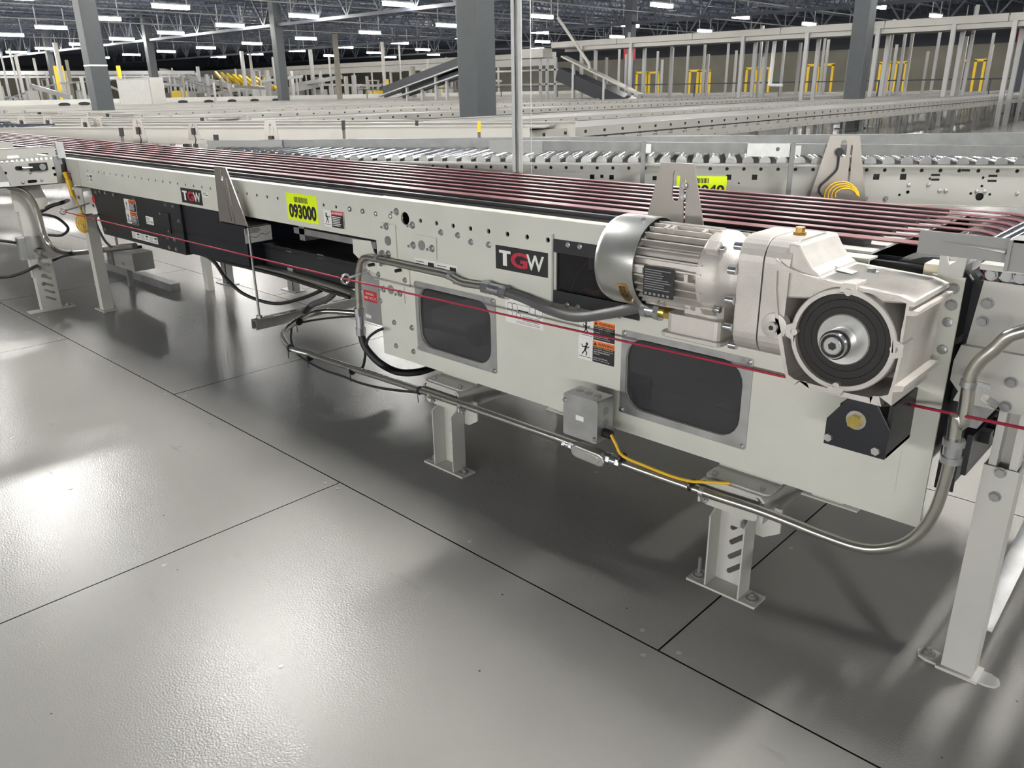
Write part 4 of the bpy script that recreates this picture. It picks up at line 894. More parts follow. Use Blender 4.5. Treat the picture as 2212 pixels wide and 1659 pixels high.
# deflector plate above the belt end
p = [F(*q_, 1.60) for q_ in ((1988, 497), (2190, 505), (2182, 553), (1983, 546))]
df = thing('deflector_plate', 'flat grey steel deflector plate beside the belt discharge', 'guide', (p[2].x, 1.60, p[3].z))
m = MB(); m.prism([(p[0].x, 1.60, p[0].z), (p[1].x, 1.60, p[0].z), (p[1].x, 1.60, p[3].z), (p[0].x, 1.60, p[3].z)], (0, .003, 0)); dfp = m.build('plate', GREYBOX, df)
a_, b_ = F(*ZR(905, 1085), 1.60), F(*ZR(1485, 1115), 1.60); m = MB(); m.prism([(a_.x, 1.60, a_.z), (b_.x, 1.60, a_.z-.002), (b_.x, 1.59, a_.z-.007), (b_.x, 1.60, a_.z-.011)], (0, -.002, 0)); m.build('rib', PAINT2, dfp)
m = MB(); m.bx(p[1].x-.002, p[1].x+.004, 1.585, 1.65, p[3].z-.012, p[0].z); m.bx(p[1].x+.004, p[1].x+.4, 1.59, 1.594, p[3].z-.012, p[0].z); m.bx(p[1].x+.004, p[1].x+.4, 1.59, 1.66, p[0].z-.004, p[0].z); m.build('guide_post', GREYBOX, df)

# ================================================================== SIDE SPUR AT THE LEFT (runs towards the aisle)
XS = -5.06
sp = thing('spur_conveyor', 'short spur conveyor with punched side plate joining the belt from the aisle', 'conveyor', (XS, 1.2, 0))
def S(*q, XX=XS): return FX(*q, XX)
y1 = S(*ZL(1130, 600)).y; zt1 = S(*ZL(1040, 310)).z; zb1 = S(*ZL(1150, 815)).z; y0 = -.6; zg = S(*ZL(1040, 130)).z
hol = [circ(v.y, v.z, .0085, 10) for v in (S(*ZL(a, b)) for a, b in ((40, 430), (133, 422), (230, 415), (318, 405), (407, 395), (498, 386), (587, 378), (678, 370), (765, 365), (850, 357), (942, 348), (985, 540), (1012, 655), (100, 628)))]
for a, b, L, w in ((350, 542, .042, .024), (595, 782, .05, .016)):
    v = S(*ZL(a, b)); hol.append(slot(v.y, v.z, L, w))
m = MB(); m.plate([(y0, zb1), (y1, zb1), (y1, zt1), (y0, zt1)], hol, (XS, 0, 0), Y_, Z, (-.004, 0, 0)); m.bx(XS-.04, XS, y0, y1, zb1, zb1+.004); m.build('side_plate', PAINT2, sp)
hol = []
for a, b in ((240, 330), (785, 285)):
    v = S(*ZL(a, b), XX=XS+.01); hol.append(slot(v.y, v.z, .06, .014))
m = MB(); m.plate([(y0, zt1-.004), (y1-.015, zt1-.004), (y1-.015, zg), (y0, zg)], hol, (XS+.01, 0, 0), Y_, Z, (-.003, 0, 0)); m.bx(XS-.03, XS+.01, y0, y1-.015, zg-.003, zg); m.build('side_guide', PAINT2, sp)
m = MB(); m.bx(XS-.75, XS-.02, y0, y1+.04, zt1-.03, zt1-.02); m.build('bed', BELTGREY, sp)
m = MB(); m.bx(XS-.78, XS-.775, y0, y1, zb1, zg); m.build('side_plate', PAINT2, sp)
MB().bx(XS-.03, XS-.027, y0, y1-.01, zb1+.01, zt1-.03).build('shade_liner', DARKIN, sp)  # dark sheet added to stand in for shade behind the punched plate
MB().bx(XS+.001, XS+.006, y1-.03, y1+.012, zb1-.0, zt1).build('end_post', GALVD, sp)
m = MB(); v = S(*ZL(755, 510)); m.bx(XS+.001, XS+.012, v.y-.06, v.y+.03, v.z-.02, v.z+.022); tk = m.build('take_up_block', DARKP, sp)
m = MB(); m.cyl((XS+.012, v.y, v.z), (XS+.026, v.y, v.z), .017, n=16); m.build('take_up_bolt', ZINC, tk); m = MB(); m.cyl((XS+.018, v.y-.10, v.z), (XS+.018, v.y-.05, v.z), .006, n=8); m.build('take_up_screw', ZINC, tk)
for a, b in ((422, 805), (765, 765), (553, 620)):
    v = S(*ZL(a, b)); put('bolt', CARR, (XS, v.y, v.z), sp, (0, 0, R_(90)))
# grey control housing at the frame edge
c1 = S(*ZL(110, 640), XX=XS+.08)
m = MB(); m.prism([(XS+.08, y0, S(*ZL(0, 480), XX=XS+.08).z), (XS+.08, S(*ZL(5, 480), XX=XS+.08).y, S(*ZL(0, 480), XX=XS+.08).z), (XS+.08, S(*ZL(215, 860), XX=XS+.08).y, S(*ZL(215, 860), XX=XS+.08).z), (XS+.08, y0, S(*ZL(215, 975), XX=XS+.08).z)], (-.06, 0, 0)); gb = m.build('guard_box', GREYBOX, sp)
a, b = S(*ZL(0, 800), XX=XS+.081), S(*ZL(180, 870), XX=XS+.081); m = MB(); m.bx(XS+.08, XS+.0812, a.y-.1, b.y, b.z, a.z); tg = m.build('name_tag', WHITE, gb)
# spur leg: wide plate with slanted slots
XLg = FZ(110, 670).x
sl = thing('trestle_support', 'wide slotted support leg of the spur with long foot plate', 'leg', (XLg, 1.43, 0))
def SL(x, y): return FX(*ZM(x, y), XLg)
ya, yb = SL(680, 1520).y, SL(975, 1500).y
ya2, yb2 = SL(545, 545).y, SL(800, 640).y; zt2 = SL(600, 540).z
hol = [slot((ya+yb)/2+.004, .07+.042*i, (yb-ya)*.62, .014, R_(-28)) for i in range(8)]
m = MB(); m.plate([(ya, .006), (yb, .006), (yb, zt2-.05), (yb-.03, zt2), (ya, zt2)], hol, (XLg, 0, 0), Y_, Z, (-.005, 0, 0)); m.bx(XLg-.05, XLg, ya-.004, ya, .006, zt2); m.build('slotted_plate', PAINT2, sl)
m = MB(); m.bx(XLg-.055, XLg+.012, ya-.075, yb+.075, 0, .006); bpl = m.build('foot_plate', PAINT2, sl); put('anchor_bolt', ANCH, (XLg-.02, yb+.04, .006), bpl)
m = MB(); m.bx(XLg-.055, XLg-.008, ya-.01, yb-.002, .2, zb1-.12); m.build('upper_post', PAINT2, sl)
m = MB(); m.plate([(ya-.03, zb1-.005), (yb+.02, zb1-.005), (yb+.05, zb1-.10), (yb+.02, zb1-.145), (ya-.03, zb1-.145)], [], (XLg-.005, 0, 0), Y_, Z, (-.005, 0, 0)); m.build('head_plate', PAINT2, sl)
for i in range(5):
    put('bolt', BOLTB, (XLg+.0, (ya+yb)/2-.02+.01*(i % 2), .16+.05*i), sl, (0, 0, R_(90)))
# bent conduit down the spur leg
scd = thing('bent_conduit', 'bent grey conduit sweeping down beside the slotted spur leg', 'conduit', (XLg+.06, 1.5, .2))
tubeobj('conduit_pipe', spline([FX(*q_, XLg+.05) for q_ in (ZL(150, 880), ZL(420, 960), ZL(620, 1180), ZM(620, 100), ZM(690, 350), ZM(850, 560))]+[F(*q_, 1.72) for q_ in (ZM(1080, 620), ZM(1380, 600), Z4(1050, 1000), Z4(1150, 990))], 8), .016, CONDUIT, scd, 14)
ob_ = thing('outlet_box', 'small grey outlet box on the spur leg below the hanging wires', 'junction box', (XLg+.03, 1.3, .3))
a, b = FX(*ZM(340, 390), XLg+.06), FX(*ZM(560, 730), XLg+.06); m = MB(); m.bx(XLg, XLg+.055, a.y-.02, b.y, b.z+.005, a.z); m.build('box_body', GALV, ob_, bevel=.002); MB().bx(XLg+.055, XLg+.058, a.y+.012, b.y+.001, b.z+.003, a.z+.002).build('box_cover', GALV, ob_)
# second leg, under the belt conveyor
xl2, yl2 = FZ(232, 668).x, 1.665
l2 = thing('conveyor_support', 'narrow channel leg with the yellow cable coil, under the belt conveyor', 'leg', (xl2, yl2, 0))
m = MB(); m.bx(xl2-.028, xl2+.028, yl2-.025, yl2-.021, .005, .56); m.bx(xl2-.028, xl2-.024, yl2-.021, yl2+.035, .005, .56); m.bx(xl2+.024, xl2+.028, yl2-.021, yl2+.035, .005, .56); m.build('leg_channel', PAINT2, l2)
m = MB(); m.plate([(xl2-.045, .70), (xl2+.06, .70), (xl2+.06, .63), (xl2+.03, .55), (xl2-.03, .55)], [], (0, yl2-.028, 0), X, Z, (0, .005, 0)); m.bx(xl2-.05, xl2+.10, yl2-.04, yl2+.05, .70, .715); m.build('head_bracket', PAINT2, l2)
for z in (.66, .60): put('bolt', BOLTB, (xl2+.005, yl2-.028, z), l2)
MB().bx(xl2-.07, xl2+.07, yl2-.04, yl2+.04, 0, .005).build('foot_plate', PAINT2, l2)
MB().bx(xl2-.028, xl2+.028, 2.3, 2.34, 0, .72).build('rear_leg', PAINT2, l2)
# photo eye with yellow cord, coil
pe = thing('photo_eye_post', 'black photo eye post with yellow plug at the spur mouth', 'sensor', F(*ZL(1080, 600), 1.63))
a, b = F(*ZL(1055, 50), 1.63), F(*ZL(1180, 620), 1.63); m = MB(); m.obx((a.x, 1.63, a.z), (b.x, 1.63, b.z), .022, .03, (0, 1, 0)); m.build('sensor_body', BLACK, pe, bevel=.003)
m = MB(); m.obx((a.x+.016, 1.63, a.z), (b.x+.016, 1.63, b.z+.08), .008, .04, (0, 1, 0)); m.build('sensor_rail', GALV, pe)
c = F(*ZL(1270, 860), 1.625); m = MB(); m.cyl((c.x-.03, 1.625, c.z+.07), (c.x, 1.625, c.z+.03), .011, n=10); m.cyl((c.x, 1.625, c.z+.03), (c.x+.03, 1.625, c.z-.06), .014, .010, n=10); m.build('plug', YELC, pe)
cc = thing('cable_bundle', 'bundle of yellow cord tied to the channel leg', 'cord', F(*ZM(1310, 180), 1.60))
ct = F(*ZM(1290, 10), 1.60); cbm = F(*ZM(1360, 300), 1.60)
tubeobj('cord', spline([c+Vector((.03, 0, -.06)), F(*ZL(1380, 1100), 1.61), F(*ZL(1500, 1330), 1.61), ct]), .0042, YELC, cc, 8)
m = MB()
for i in range(6):
    pts = []
    for kx in range(17):
        th = 2*math.pi*kx/16; L = (ct-cbm).length/2
        cpt = (ct+cbm)/2; ax = (ct-cbm).normalized(); sx = Vector((1, 0, .2)).normalized()
        pts.append(cpt+ax*L*(.92+.02*i)*math.cos(th)+sx*(.022+.007*i)*math.sin(th)*(1+.4*math.cos(th))+Vector((.008*math.sin(3*th+i), -.012*(i % 3)+.006*math.cos(2*th), 0)))
    m.tube(pts, .0027, 6)
m.build('coil', YELC, cc, smooth=60)
# loose cables under the left end
for lab, pts, r, mt in (
        ('thick black cable curving in front of the spur leg down to the deck', [FX(*ZM(-40, 1000), XLg+.05), FX(*ZM(150, 990), XLg+.05), FX(*ZM(380, 920), XLg+.05), FX(*ZM(560, 830), XLg+.03), F(*ZM(820, 740), 1.7), F(*ZM(1030, 660), 1.72), F(*ZM(1400, 620), 1.74), F(*Z4(1200, 1000), 1.76)], .009, RUBBER),
        ('black cable loop hanging between the spur and the channel leg', [F(*ZM(640, 20), 1.75), F(*ZM(850, 60), 1.75), F(*ZM(1000, 160), 1.75), F(*ZM(1060, 260), 1.75), F(*ZM(950, 350), 1.75), F(*ZM(760, 340), 1.75)], .009, RUBBER),
        ('grey cable drooping beside the black take-up housing', [F(*ZM(1540, 20), 1.64), F(*ZM(1490, 80), 1.64), F(*ZM(1520, 220), 1.64), F(*ZM(1640, 440), 1.68), F(*ZM(1780, 570), 1.72)], .007, HOSE),
        ('long black cable sagging to the deck below the duct', [F(*Z4(1720, 1050), 1.70), F(*Z5(60, 1010), 1.72), F(*Z5(160, 1150), 1.75), F(*Z5(330, 1300), 1.8), F(*Z5(600, 1385), 1.85), F(*Z5(850, 1340), 1.85), F(*Z5(1040, 1265), 1.85)], .008, RUBBER),
        ('grey pipe running below the duct towards the drive', [F(*Z4(1700, 1040), 1.74), F(*Z5(150, 975), 1.74), F(*Z5(600, 1080), 1.74), F(*Z5(1100, 1215), 1.74), F(*Z5(1330, 1300), 1.74)], .016, CONDUIT),
        ('black cable lashed along the pipe below the duct', [F(*Z4(1700, 1060), 1.72), F(*Z5(150, 1005), 1.72), F(*Z5(600, 1115), 1.72), F(*Z5(1000, 1240), 1.72), F(*Z5(1300, 1330), 1.72)], .007, RUBBER),
        ('grey flexible hose rising from the conduit loop to the enclosure', [FZ(*Z5(870, 1500), zc+.02), F(*Z5(950, 1400), 1.85), F(*Z5(1100, 1340), 1.82), F(*Z5(1200, 1250), 1.80), F(*Z5(1340, 1215), 1.78)], .014, HOSE),
        ('black cable hanging through the wiring at the picture edge of the spur', [FX(*ZM(-30, 430), XS-.1), FX(*ZM(120, 445), XS-.1), FX(*ZM(250, 465), XS-.1)], .008, RUBBER),
        ('black cable bridging the spur head plate and the housing', [F(*ZL(760, 1330), 1.7), F(*ZL(950, 1230), 1.75), F(*ZL(1150, 1170), 1.8), F(*ZL(1250, 1130), 1.9)], .012, RUBBER)):
    o = tubeobj('cable', spline(pts, 8), r, mt, None, 10); tag(o, lab, 'cable')
# floor trays and boxes under the belts at the left
for lab, q0, x1q, mt in (('galvanised cable tray on the deck behind the channel leg', (1880, 800), 2164, GALVD), ):
    a = FZ(*ZM(1620, 810), .03); m = MB(); m.bx(a.x-.1, a.x+1.1, a.y, a.y+.06, 0, .05); o = m.build('cable_tray', mt); tag(o, lab, 'tray')
a = F(*ZM(1720, 790), 1.95); jb2 = thing('dark_junction_box', 'dark grey junction box hanging below the take-up housing', 'junction box', (a.x, 1.95, a.z)); b = F(*ZM(2050, 640), 1.95); MB().bx(a.x, b.x, 1.95, 2.08, a.z, b.z).build('box_body', GREYBOX, jb2); MB().bx(a.x-.005, a.x+.08, 1.94, 1.95, a.z, b.z).build('box_cover', GALVD, jb2); put('bolt', BOLT, ((a.x+b.x)/2+.04, 1.948, a.z+.03), jb2); MB().bx(a.x+.02, a.x+.05, 2.0, 2.004, b.z-.01, A[3].z+.06).build('hanger_strap', GALVD, jb2); MB().bx(a.x+.1, a.x+.13, 2.0, 2.03, 0, a.z).build('stand_post', GALVD, jb2)
# hidden-side legs of the belt conveyor seen on the deck behind
for lab, px, x_t in (('rear channel leg standing on the deck below the take-up cover', (490, 615), 0), ('rear channel leg standing on the deck below the dark duct', (632, 630), 0)):
    v = FZ(*px); o = thing('conveyor_support', lab, 'leg', v); y = v.y
    m = MB(); m.bx(v.x-.05, v.x+.01, y, y+.004, 0, .72); m.bx(v.x-.05, v.x-.046, y, y+.05, 0, .72); m.bx(v.x+.006, v.x+.01, y, y+.05, 0, .72); m.build('leg_channel', GALVD, o); MB().bx(v.x-.11, v.x+.06, y-.02, y+.06, 0, .006).build('foot_plate', GALVD, o)

# ================================================================== TALL SLOTTED POST
pt = thing('slotted_strut_post', 'tall double galvanised slotted strut post behind the belts', 'post', (-2.40, 2.60, 0))
ang = R_(43); u = Vector((math.cos(ang), math.sin(ang), 0)); n_ = Vector((-math.sin(ang), math.cos(ang), 0)); o = Vector((-2.43, 2.57, 0))
m = MB(); pr = [(-.041, 0), (.0, 0), (.0, .041), (-.0135, .041), (-.0135, .034), (-.003, .034), (-.003, .003), (-.038, .003), (-.038, .034), (-.0275, .034), (-.0275, .041), (-.041, .041)]
m.plate([(a+.041, -b) for a, b in pr], [], o, u, n_, Z*5.2)
hl = [slot(.0205, .10+.0508*i, .0285, .0135, R_(90), 3) for i in range(100)]
m.build('strut_channel', GALVD, pt)
m = MB(); o2 = o+u*.041
m.plate([(0, 0), (.041, 0), (.041, 5.2), (0, 5.2)], hl, o2-n_*.041, u, Z, n_*.0025); m.plate([(0, 0), (.003, 0), (.003, 5.2), (0, 5.2)], [], o2-n_*.0385, u, Z, n_*.038); m.build('slotted_channel', GALV, pt)
MB().bx(-2.47, -2.30, 2.53, 2.68, 0, .008).build('base_plate', GALVD, pt)
# ================================================================== NEAR MERGE SPUR (30 degrees, behind the belts)
DS = Vector((math.cos(R_(30)), math.sin(R_(30)), 0)); NS = Vector((-DS.y, DS.x, 0)); PO = Vector((-1.85, 3.5, 0))
def G(px, py, off=0.0):                       # pixel on the spur's near side plate
    d = ray(px, py); n = NS; o = PO+NS*off; t = (o-CAM).dot(n)/d.dot(n); v = CAM+d*t; return (v-PO).dot(DS), v.z
ms = thing('merge_roller_conveyor', 'angled roller conveyor with chrome rollers merging behind the belts', 'conveyor', (-1.85, 3.5, 0))
s0, s1 = -2.14, 3.2; zt, zb = .853, .688; wid = .64
hol = []
sq = [(1240+30*0, 378), ]
for px, py, w in ((1279, 382, .022), (1321, 383, .022), (1300, 381, .016), (1574, 383, .024), (1630, 383, .024), (1893, 382, .026), (1951, 382, .026), (1596, 396, .008), (1414, 385, .02)):
    a, b = G(px, py); hol.append([(a-w/2, b-w/2), (a+w/2, b-w/2), (a+w/2, b+w/2), (a-w/2, b+w/2)])
for px, py, r in ((2116, 425, .017), (1961, 415, .008), (1943, 421, .006), (2097, 418, .006), (2138, 420, .006), (2124, 384, .006), (2121, 402, .006), (2009, 386, .006)):
    a, b = G(px, py); hol.append(circ(a, b, r, 12))
for px, py in ((2021, 378), (2020, 388), (2086, 368), (2145, 380), (2143, 391)):
    a, b = G(px, py); hol.append([(a-.018, b-.005), (a+.018, b-.005), (a+.018, b+.005), (a-.018, b+.005)])
a = s0+.1
while a < s1-.05: hol.append(circ(a, .836, .0085, 8)); a += .0762
m = MB(); m.plate([(s0, zb), (s1, zb), (s1, zt), (s0, zt)], hol, PO, DS, Z, NS*.004); m.plate([(s0, -.018), (s1, -.018), (s1, .03), (s0, .03)], [], PO+Z*(zt-.002), DS, NS, Z*.008); m.plate([(s0, -.014), (s1, -.014), (s1, .03), (s0, .03)], [], PO+Z*zb, DS, NS, Z*-.004); m.build('side_plate', MERGE_DIM, ms)
m = MB(); m.plate([(s0-1.0, zb), (s1, zb), (s1, zt), (s0-1.0, zt)], [], PO+NS*wid, DS, Z, NS*.004); m.plate([(s0-1.0, -.02), (s1, -.02), (s1, .03), (s0-1.0, .03)], [], PO+NS*wid+Z*zt, DS, NS, Z*.008); m.build('side_plate', MERGE_DIM, ms)
m = MB(); m.plate([(s0, .02), (s1, .02), (s1, wid-.02), (s0-.9, wid-.02)], [], PO+Z*.70, DS, NS, Z*-.005); m.build('under_pan', GREYBOX, ms)
m = MB(); m.plate([(s0+.1, zb+.01), (s1, zb+.01), (s1, zt-.005), (s0+.1, zt-.005)], [], PO+NS*.025, DS, Z, NS*.003); m.build('shade_liner', DARKIN, ms)  # added dark backing, puts shade into the side plate holes
rm = MB(); rm.cyl((0, .03, 0), (0, wid-.012, 0), .0255, n=20); ROLL = rm.mesh('roller', CHROME, smooth=40)
a = s0-.95; rotz = R_(30)
while a < s1:
    b0 = max(0, (s0-a)*.577)
    if b0 < .05: put('roller', ROLL, PO+DS*a+Z*.866, ms, (0, 0, rotz))
    else: MB().cyl(PO+DS*a+NS*(b0+.03)+Z*.866, PO+DS*a+NS*(wid-.01)+Z*.866, .0255, n=16).build('roller', CHROME, ms, smooth=40)
    a += .0762
for px, py in ((1870+154/4.148*0+0, 429), (1914, 428)): put('bolt', BOLT, PO+DS*G(px, py)[0]+Z*G(px, py)[1]-NS*.001, ms, (0, 0, rotz))
for px, py in ((2030, 412), (2043, 412), (2110, 414), (2127, 414), (2197, 418), (1963, 400), (2006, 399)): put('bolt', CARR, PO+DS*G(px, py)[0]+Z*G(px, py)[1], ms, (0, 0, rotz))
# splice cover plates on the side
for p_ in (((1195, 375), (1258, 375), (1258, 420), (1195, 420)), ((1880, 365), (1965, 395), (2000, 430), (1864, 432))):
    q_ = [G(*v) for v in p_]; m = MB(); m.plate(q_, [], PO-NS*.001, DS, Z, NS*-.002); 
    if p_[0][0] < 1300: m.build('splice_plate', MERGE_DIM, ms)
# number label on its side
a0, b1 = G(1490, 380); a1, b0 = G(1568, 418); o = PO+DS*a0+Z*(b0-.02)-NS*.0012; w, h = a1-a0, b1-b0+.02; a0_ = -.35*w
m = MB(); m.plate([(a0_, 0), (w, 0), (w, h), (a0_, h)], [], o, DS, Z, NS*.0006); nl = m.build('number_label', YELL, ms)
t = MB(); text_into(t, '093040', a0_+.05*w, .95*w, .10*h, .60*h, o-NS*.0005, DS, Z, .035)
x = .0
while x < .5*w:
    bb = random.choice((.012, .02, .03))*w; quad(t, x, x+bb, .68*h, .9*h, o-NS*.0005, DS, Z); x += bb+random.choice((.012, .018))*w
t.build('lettering', INK, nl)
# guard rails, posts
def rail(parent, a0, a1, z0, z1, off, h, name='guard_rail', mt=GALV):
    p0, p1 = PO+DS*a0+NS*off+Z*z0, PO+DS*a1+NS*off+Z*z1
    m = MB(); m.obx(p0-Z*h/2, p1-Z*h/2, .004, h); m.obx(p0+NS*.018, p1+NS*.018, .036, .004); m.obx(p0-Z*h+NS*.018, p1-Z*h+NS*.018, .036, .004); return m.build(name, mt, parent)
gr = thing('guard_rail', 'galvanised guard rail on posts along the near side of the merge conveyor', 'rail', PO-NS*.03)
aL = G(1060, 315, -.03)[0]; zL, zR = G(1060, 304, -.03)[1], G(2212, 317, -.03)[1]; aR = G(2212, 317, -.03)[0]
def zr(a): return zL+(zR-zL)*(a-aL)/(aR-aL)
rail(gr, aL, aR+.6, zL, zr(aR+.6), -.03, .041, 'rail', RAILM)
for px in (1390, 1712):
    a_ = G(px, 330, -.05)[0]; p_ = PO+DS*a_-NS*.05; m = MB(); m.obx(p_+Z*(zb-.01), p_+Z*(zr(a_)+.012), .016, .02, DS); m.build('rail_post', RAILM, gr); m = MB(); m.obx(p_+DS*.02+Z*(zr(a_)-.045), p_+DS*.02+Z*(zr(a_)-.005), .03, .006, NS); m.build('rail_clip', GALV, gr)
m = MB(); a_, b_ = G(1614, 325, -.04)[0], G(1706, 325, -.04)[0]; m.plate([(a_, zr(a_)-.055), (b_, zr(b_)-.055), (b_, zr(b_)+.002), (a_, zr(a_)+.002)], [circ(G(1680, 322, -.04)[0], G(1680, 322, -.04)[1], .009, 12)], PO-NS*.045, DS, Z, NS*.006); m.build('rail_joiner', GALV, gr)
m = MB(); m.plate([(aL-.005, zL-.055), (aL+.26, zL-.055), (aL+.26, zL), (aL-.005, zL)], [], PO-NS*.034, DS, Z, NS*-.003); m.build('rail_end_plate', GREYBOX, gr)
def GF(px, py): return G(px, py, wid+.03)
g2 = thing('guard_rail', 'galvanised guard rail along the far side of the merge conveyor', 'rail', PO+NS*(wid+.03))
aL2, zL2 = GF(560, 303); aR2, zR2 = GF(2212, 288); p0, p1 = aL2, aR2+.5
def z2(a): return zL2+(zR2-zL2)*(a-aL2)/(aR2-aL2)
rail(g2, p0, p1, zL2, z2(p1), wid+.03, .055, 'rail', RAILM)
aB = GF(450, 310)[0]; m = MB(); m.plate([(aB, zL2-.066), (p0+.16, zL2-.066), (p0+.16, zL2+.0), (aB, zL2+.0)], [], PO+NS*(wid+.02), DS, Z, NS*-.004); m.build('rail_end_plate', GREYBOX, g2)
for f in (.15, .4, .65, .9):
    a_ = p0+(p1-p0)*f; q_ = PO+DS*a_+NS*(wid+.05); m = MB(); m.obx(q_+Z*zb, q_+Z*(z2(a_)-.01), .02, .016, DS); m.build('rail_post', RAILM, g2)
# legs of the merge conveyor
for k_, a_ in enumerate((-1.6, .1, 1.6)):
    for off in (.03, wid-.03):
        q_ = PO+DS*a_+NS*off; m = MB(); m.bx(q_.x-.03, q_.x+.03, q_.y-.02, q_.y+.02, 0, zb); m.build('leg', GALVD, ms)
# big bracket with photo eye and yellow coil on the merge conveyor
ba, bz = G(1803, 432, -.05); ta, tz = G(1822, 293, -.05); bw = G(1864, 432, -.05)[0]-G(1742, 428, -.05)[0]; tw = G(1853, 295, -.05)[0]-G(1789, 294, -.05)[0]
bz = max(bz, zb); bb_ = PO+DS*(ba+.01)-NS*.05+Z*bz
tbx_ = tapered('sensor_bracket', 'tapered stainless bracket holding a black photo eye and yellow cable coil', tuple(bb_), bw, tw, tz-bz, R_(30), sensor=False)
c = PO+DS*G(1812, 328, -.06)[0]-NS*.062+Z*G(1812, 328, -.06)[1]
m = MB(); m.cyl(c, c-NS*.02, .018, n=16); m.cyl(c-NS*.02, c-NS*.03, .012, n=12); m.build('photo_eye', BLACK, tbx_)
def GP(px, py, off=-.07): a, b = G(px, py, off); return PO+DS*a+NS*off+Z*b
m = MB(); m.tube(spline([GP(1812, 335), GP(1808, 365), GP(1790, 385), GP(1772, 402), GP(1770, 415), GP(1778, 425)]), .005, 8); m.build('sensor_lead', RUBBER, tbx_)
cy = thing('coiled_yellow_cable', 'yellow cable coil hanging on the photo eye bracket behind the belts', 'cable', GP(1822, 410))
m = MB()
for i in range(4): m.tube([GP(1818+3*i+(38-5*i)*math.cos(t), 428-2*i+(36-7*i)*math.sin(t), -.075-.006*i) for t in [math.pi*(.92+j/12*1.05) for j in range(13)]], .0032, 8)
m.build('coil', YELC, cy, smooth=60)

# ================================================================== CONVEYOR ROWS RUNNING ACROSS THE HALL
SK = -.05
def row(xr, ys, ye, lab, width=1.15, legs=True, holes=1, dots=.36):
    t = thing('line_conveyor', lab, 'conveyor', (xr, ys, 0), None)
    d = Vector((SK, 1, 0)).normalized(); n = Vector((-d.y, d.x, 0)); o = Vector((xr, ys, 0)); L = (ye-ys)/d.y
    def P(a, off, z): return o+d*a+n*off+Z*z
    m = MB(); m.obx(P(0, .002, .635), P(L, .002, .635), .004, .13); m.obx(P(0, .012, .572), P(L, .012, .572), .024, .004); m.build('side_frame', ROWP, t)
    m = MB(); m.obx(P(0, .02, .708), P(L, .02, .708), .02, .024); m.build('gap_shade', DARKIN, t)  # solid dark bar painting the shade between frame and guard
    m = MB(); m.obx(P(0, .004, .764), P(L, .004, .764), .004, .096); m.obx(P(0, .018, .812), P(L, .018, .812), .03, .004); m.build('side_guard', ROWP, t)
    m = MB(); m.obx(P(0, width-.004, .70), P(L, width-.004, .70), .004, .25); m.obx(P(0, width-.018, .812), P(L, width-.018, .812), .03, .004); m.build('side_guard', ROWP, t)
    m = MB(); m.obx(P(0, width/2, .800), P(L, width/2, .800), width-.05, .012); m.build('bed', BELTGREY, t)
    # punched marks along the frame: far too many to part, one stuff part
    m = MB(); a = .3
    while a < min(L, 34):
        m.obx(P(a-.022, -.0006, .764), P(a+.022, -.0006, .764), .001, .030)
        if holes:
            for e in (-.035, 0, .035): m.obx(P(a+e-.008, -.0006, .67), P(a+e+.008, -.0006, .67), .001, .022 if e else .014)
            m.obx(P(a+.09, -.0006, .60), P(a+.13, -.0006, .60), .001, .008)
            m.obx(P(a-.02, -.0008, .700), P(a+.05, -.0008, .700), .001, .012)
        a += dots
    h = m.build('punched_holes', INK, t); h['kind'] = 'stuff'
    if legs:
        a = .8
        while a < min(L, 38):
            for off in (.03, width-.03):
                p0 = P(a, off, 0); m = MB(); m.bx(p0.x-.03, p0.x+.03, p0.y-.025, p0.y+.025, 0, .60); m.build('leg', GALVD, t)
            a += 2.3
    # 30 degree spur joining the belt conveyor
    e = P(0, 0, 0); sL = (e.y-2.46)/DS.y
    def Q(a, off, z): return e-DS*a+NS*off+Z*z
    wv = .62
    m = MB(); m.obx(Q(-.05, 0, .775), Q(sL, 0, .775), .004, .17); m.obx(Q(-.05, .012, .86), Q(sL, .012, .86), .045, .008); m.build('spur_side', ROWP, t)
    m = MB(); m.obx(Q(-.4, wv, .78), Q(sL+1.0, wv, .78), .004, .18); m.obx(Q(-.4, wv, .872), Q(sL+1.0, wv, .872), .045, .008); m.build('spur_side', ROWP, t)
    m = MB(); m.obx(Q(-.2, wv/2, .845), Q(sL-1.1, wv/2, .845), wv-.05, .012); m.build('spur_bed', BELTGREY, t)
    m = MB(); a = sL-1.1
    while a < sL+.4: m.cyl(Q(a, .02+max(0, (a-sL)*1.7), .858), Q(a, wv-.02, .858), .0255, n=10); a += .0762
    rr = m.build('spur_rollers', CHROME, t, smooth=40); rr['kind'] = 'stuff'
    for a in (.6, 2.4, 4.2):
        if a < sL:
            for off in (.03, wv-.03): p0 = Q(a, off, 0); m = MB(); m.bx(p0.x-.03, p0.x+.03, p0.y-.025, p0.y+.025, 0, .70); m.build('leg', GALVD, t)
    return t
ROWL = [(-5.50, 6.0, 58, 'nearest punched frame line conveyor beyond the merge guard rails', 1), (-7.62, 5.75, 58, 'second punched frame line conveyor beyond the guard rails', 1),
        (-11.5, 5.7, 58, 'third line conveyor, next beyond the second punched frame line', 0), (-15.3, 5.7, 58, 'fourth line conveyor, crossing in front of the wide grey column', 0),
        (-19.2, 5.7, 58, 'fifth line conveyor, passing behind the wide grey column', 0), (-23.1, 5.7, 60, 'sixth line conveyor, starting by the square column with a white line', 0),
        (-29.0, 5.7, 60, 'seventh line conveyor among the far rows', 0), (-34.2, 5.7, 60, 'eighth line conveyor among the far rows', 0)]
for xr, ys, ye, lab, hl in ROWL: row(xr, ys, 50, lab, holes=hl, legs=xr > -16, dots=.36 if hl else (.30 if xr > -14 else (.42 if xr > -20 else 9)))
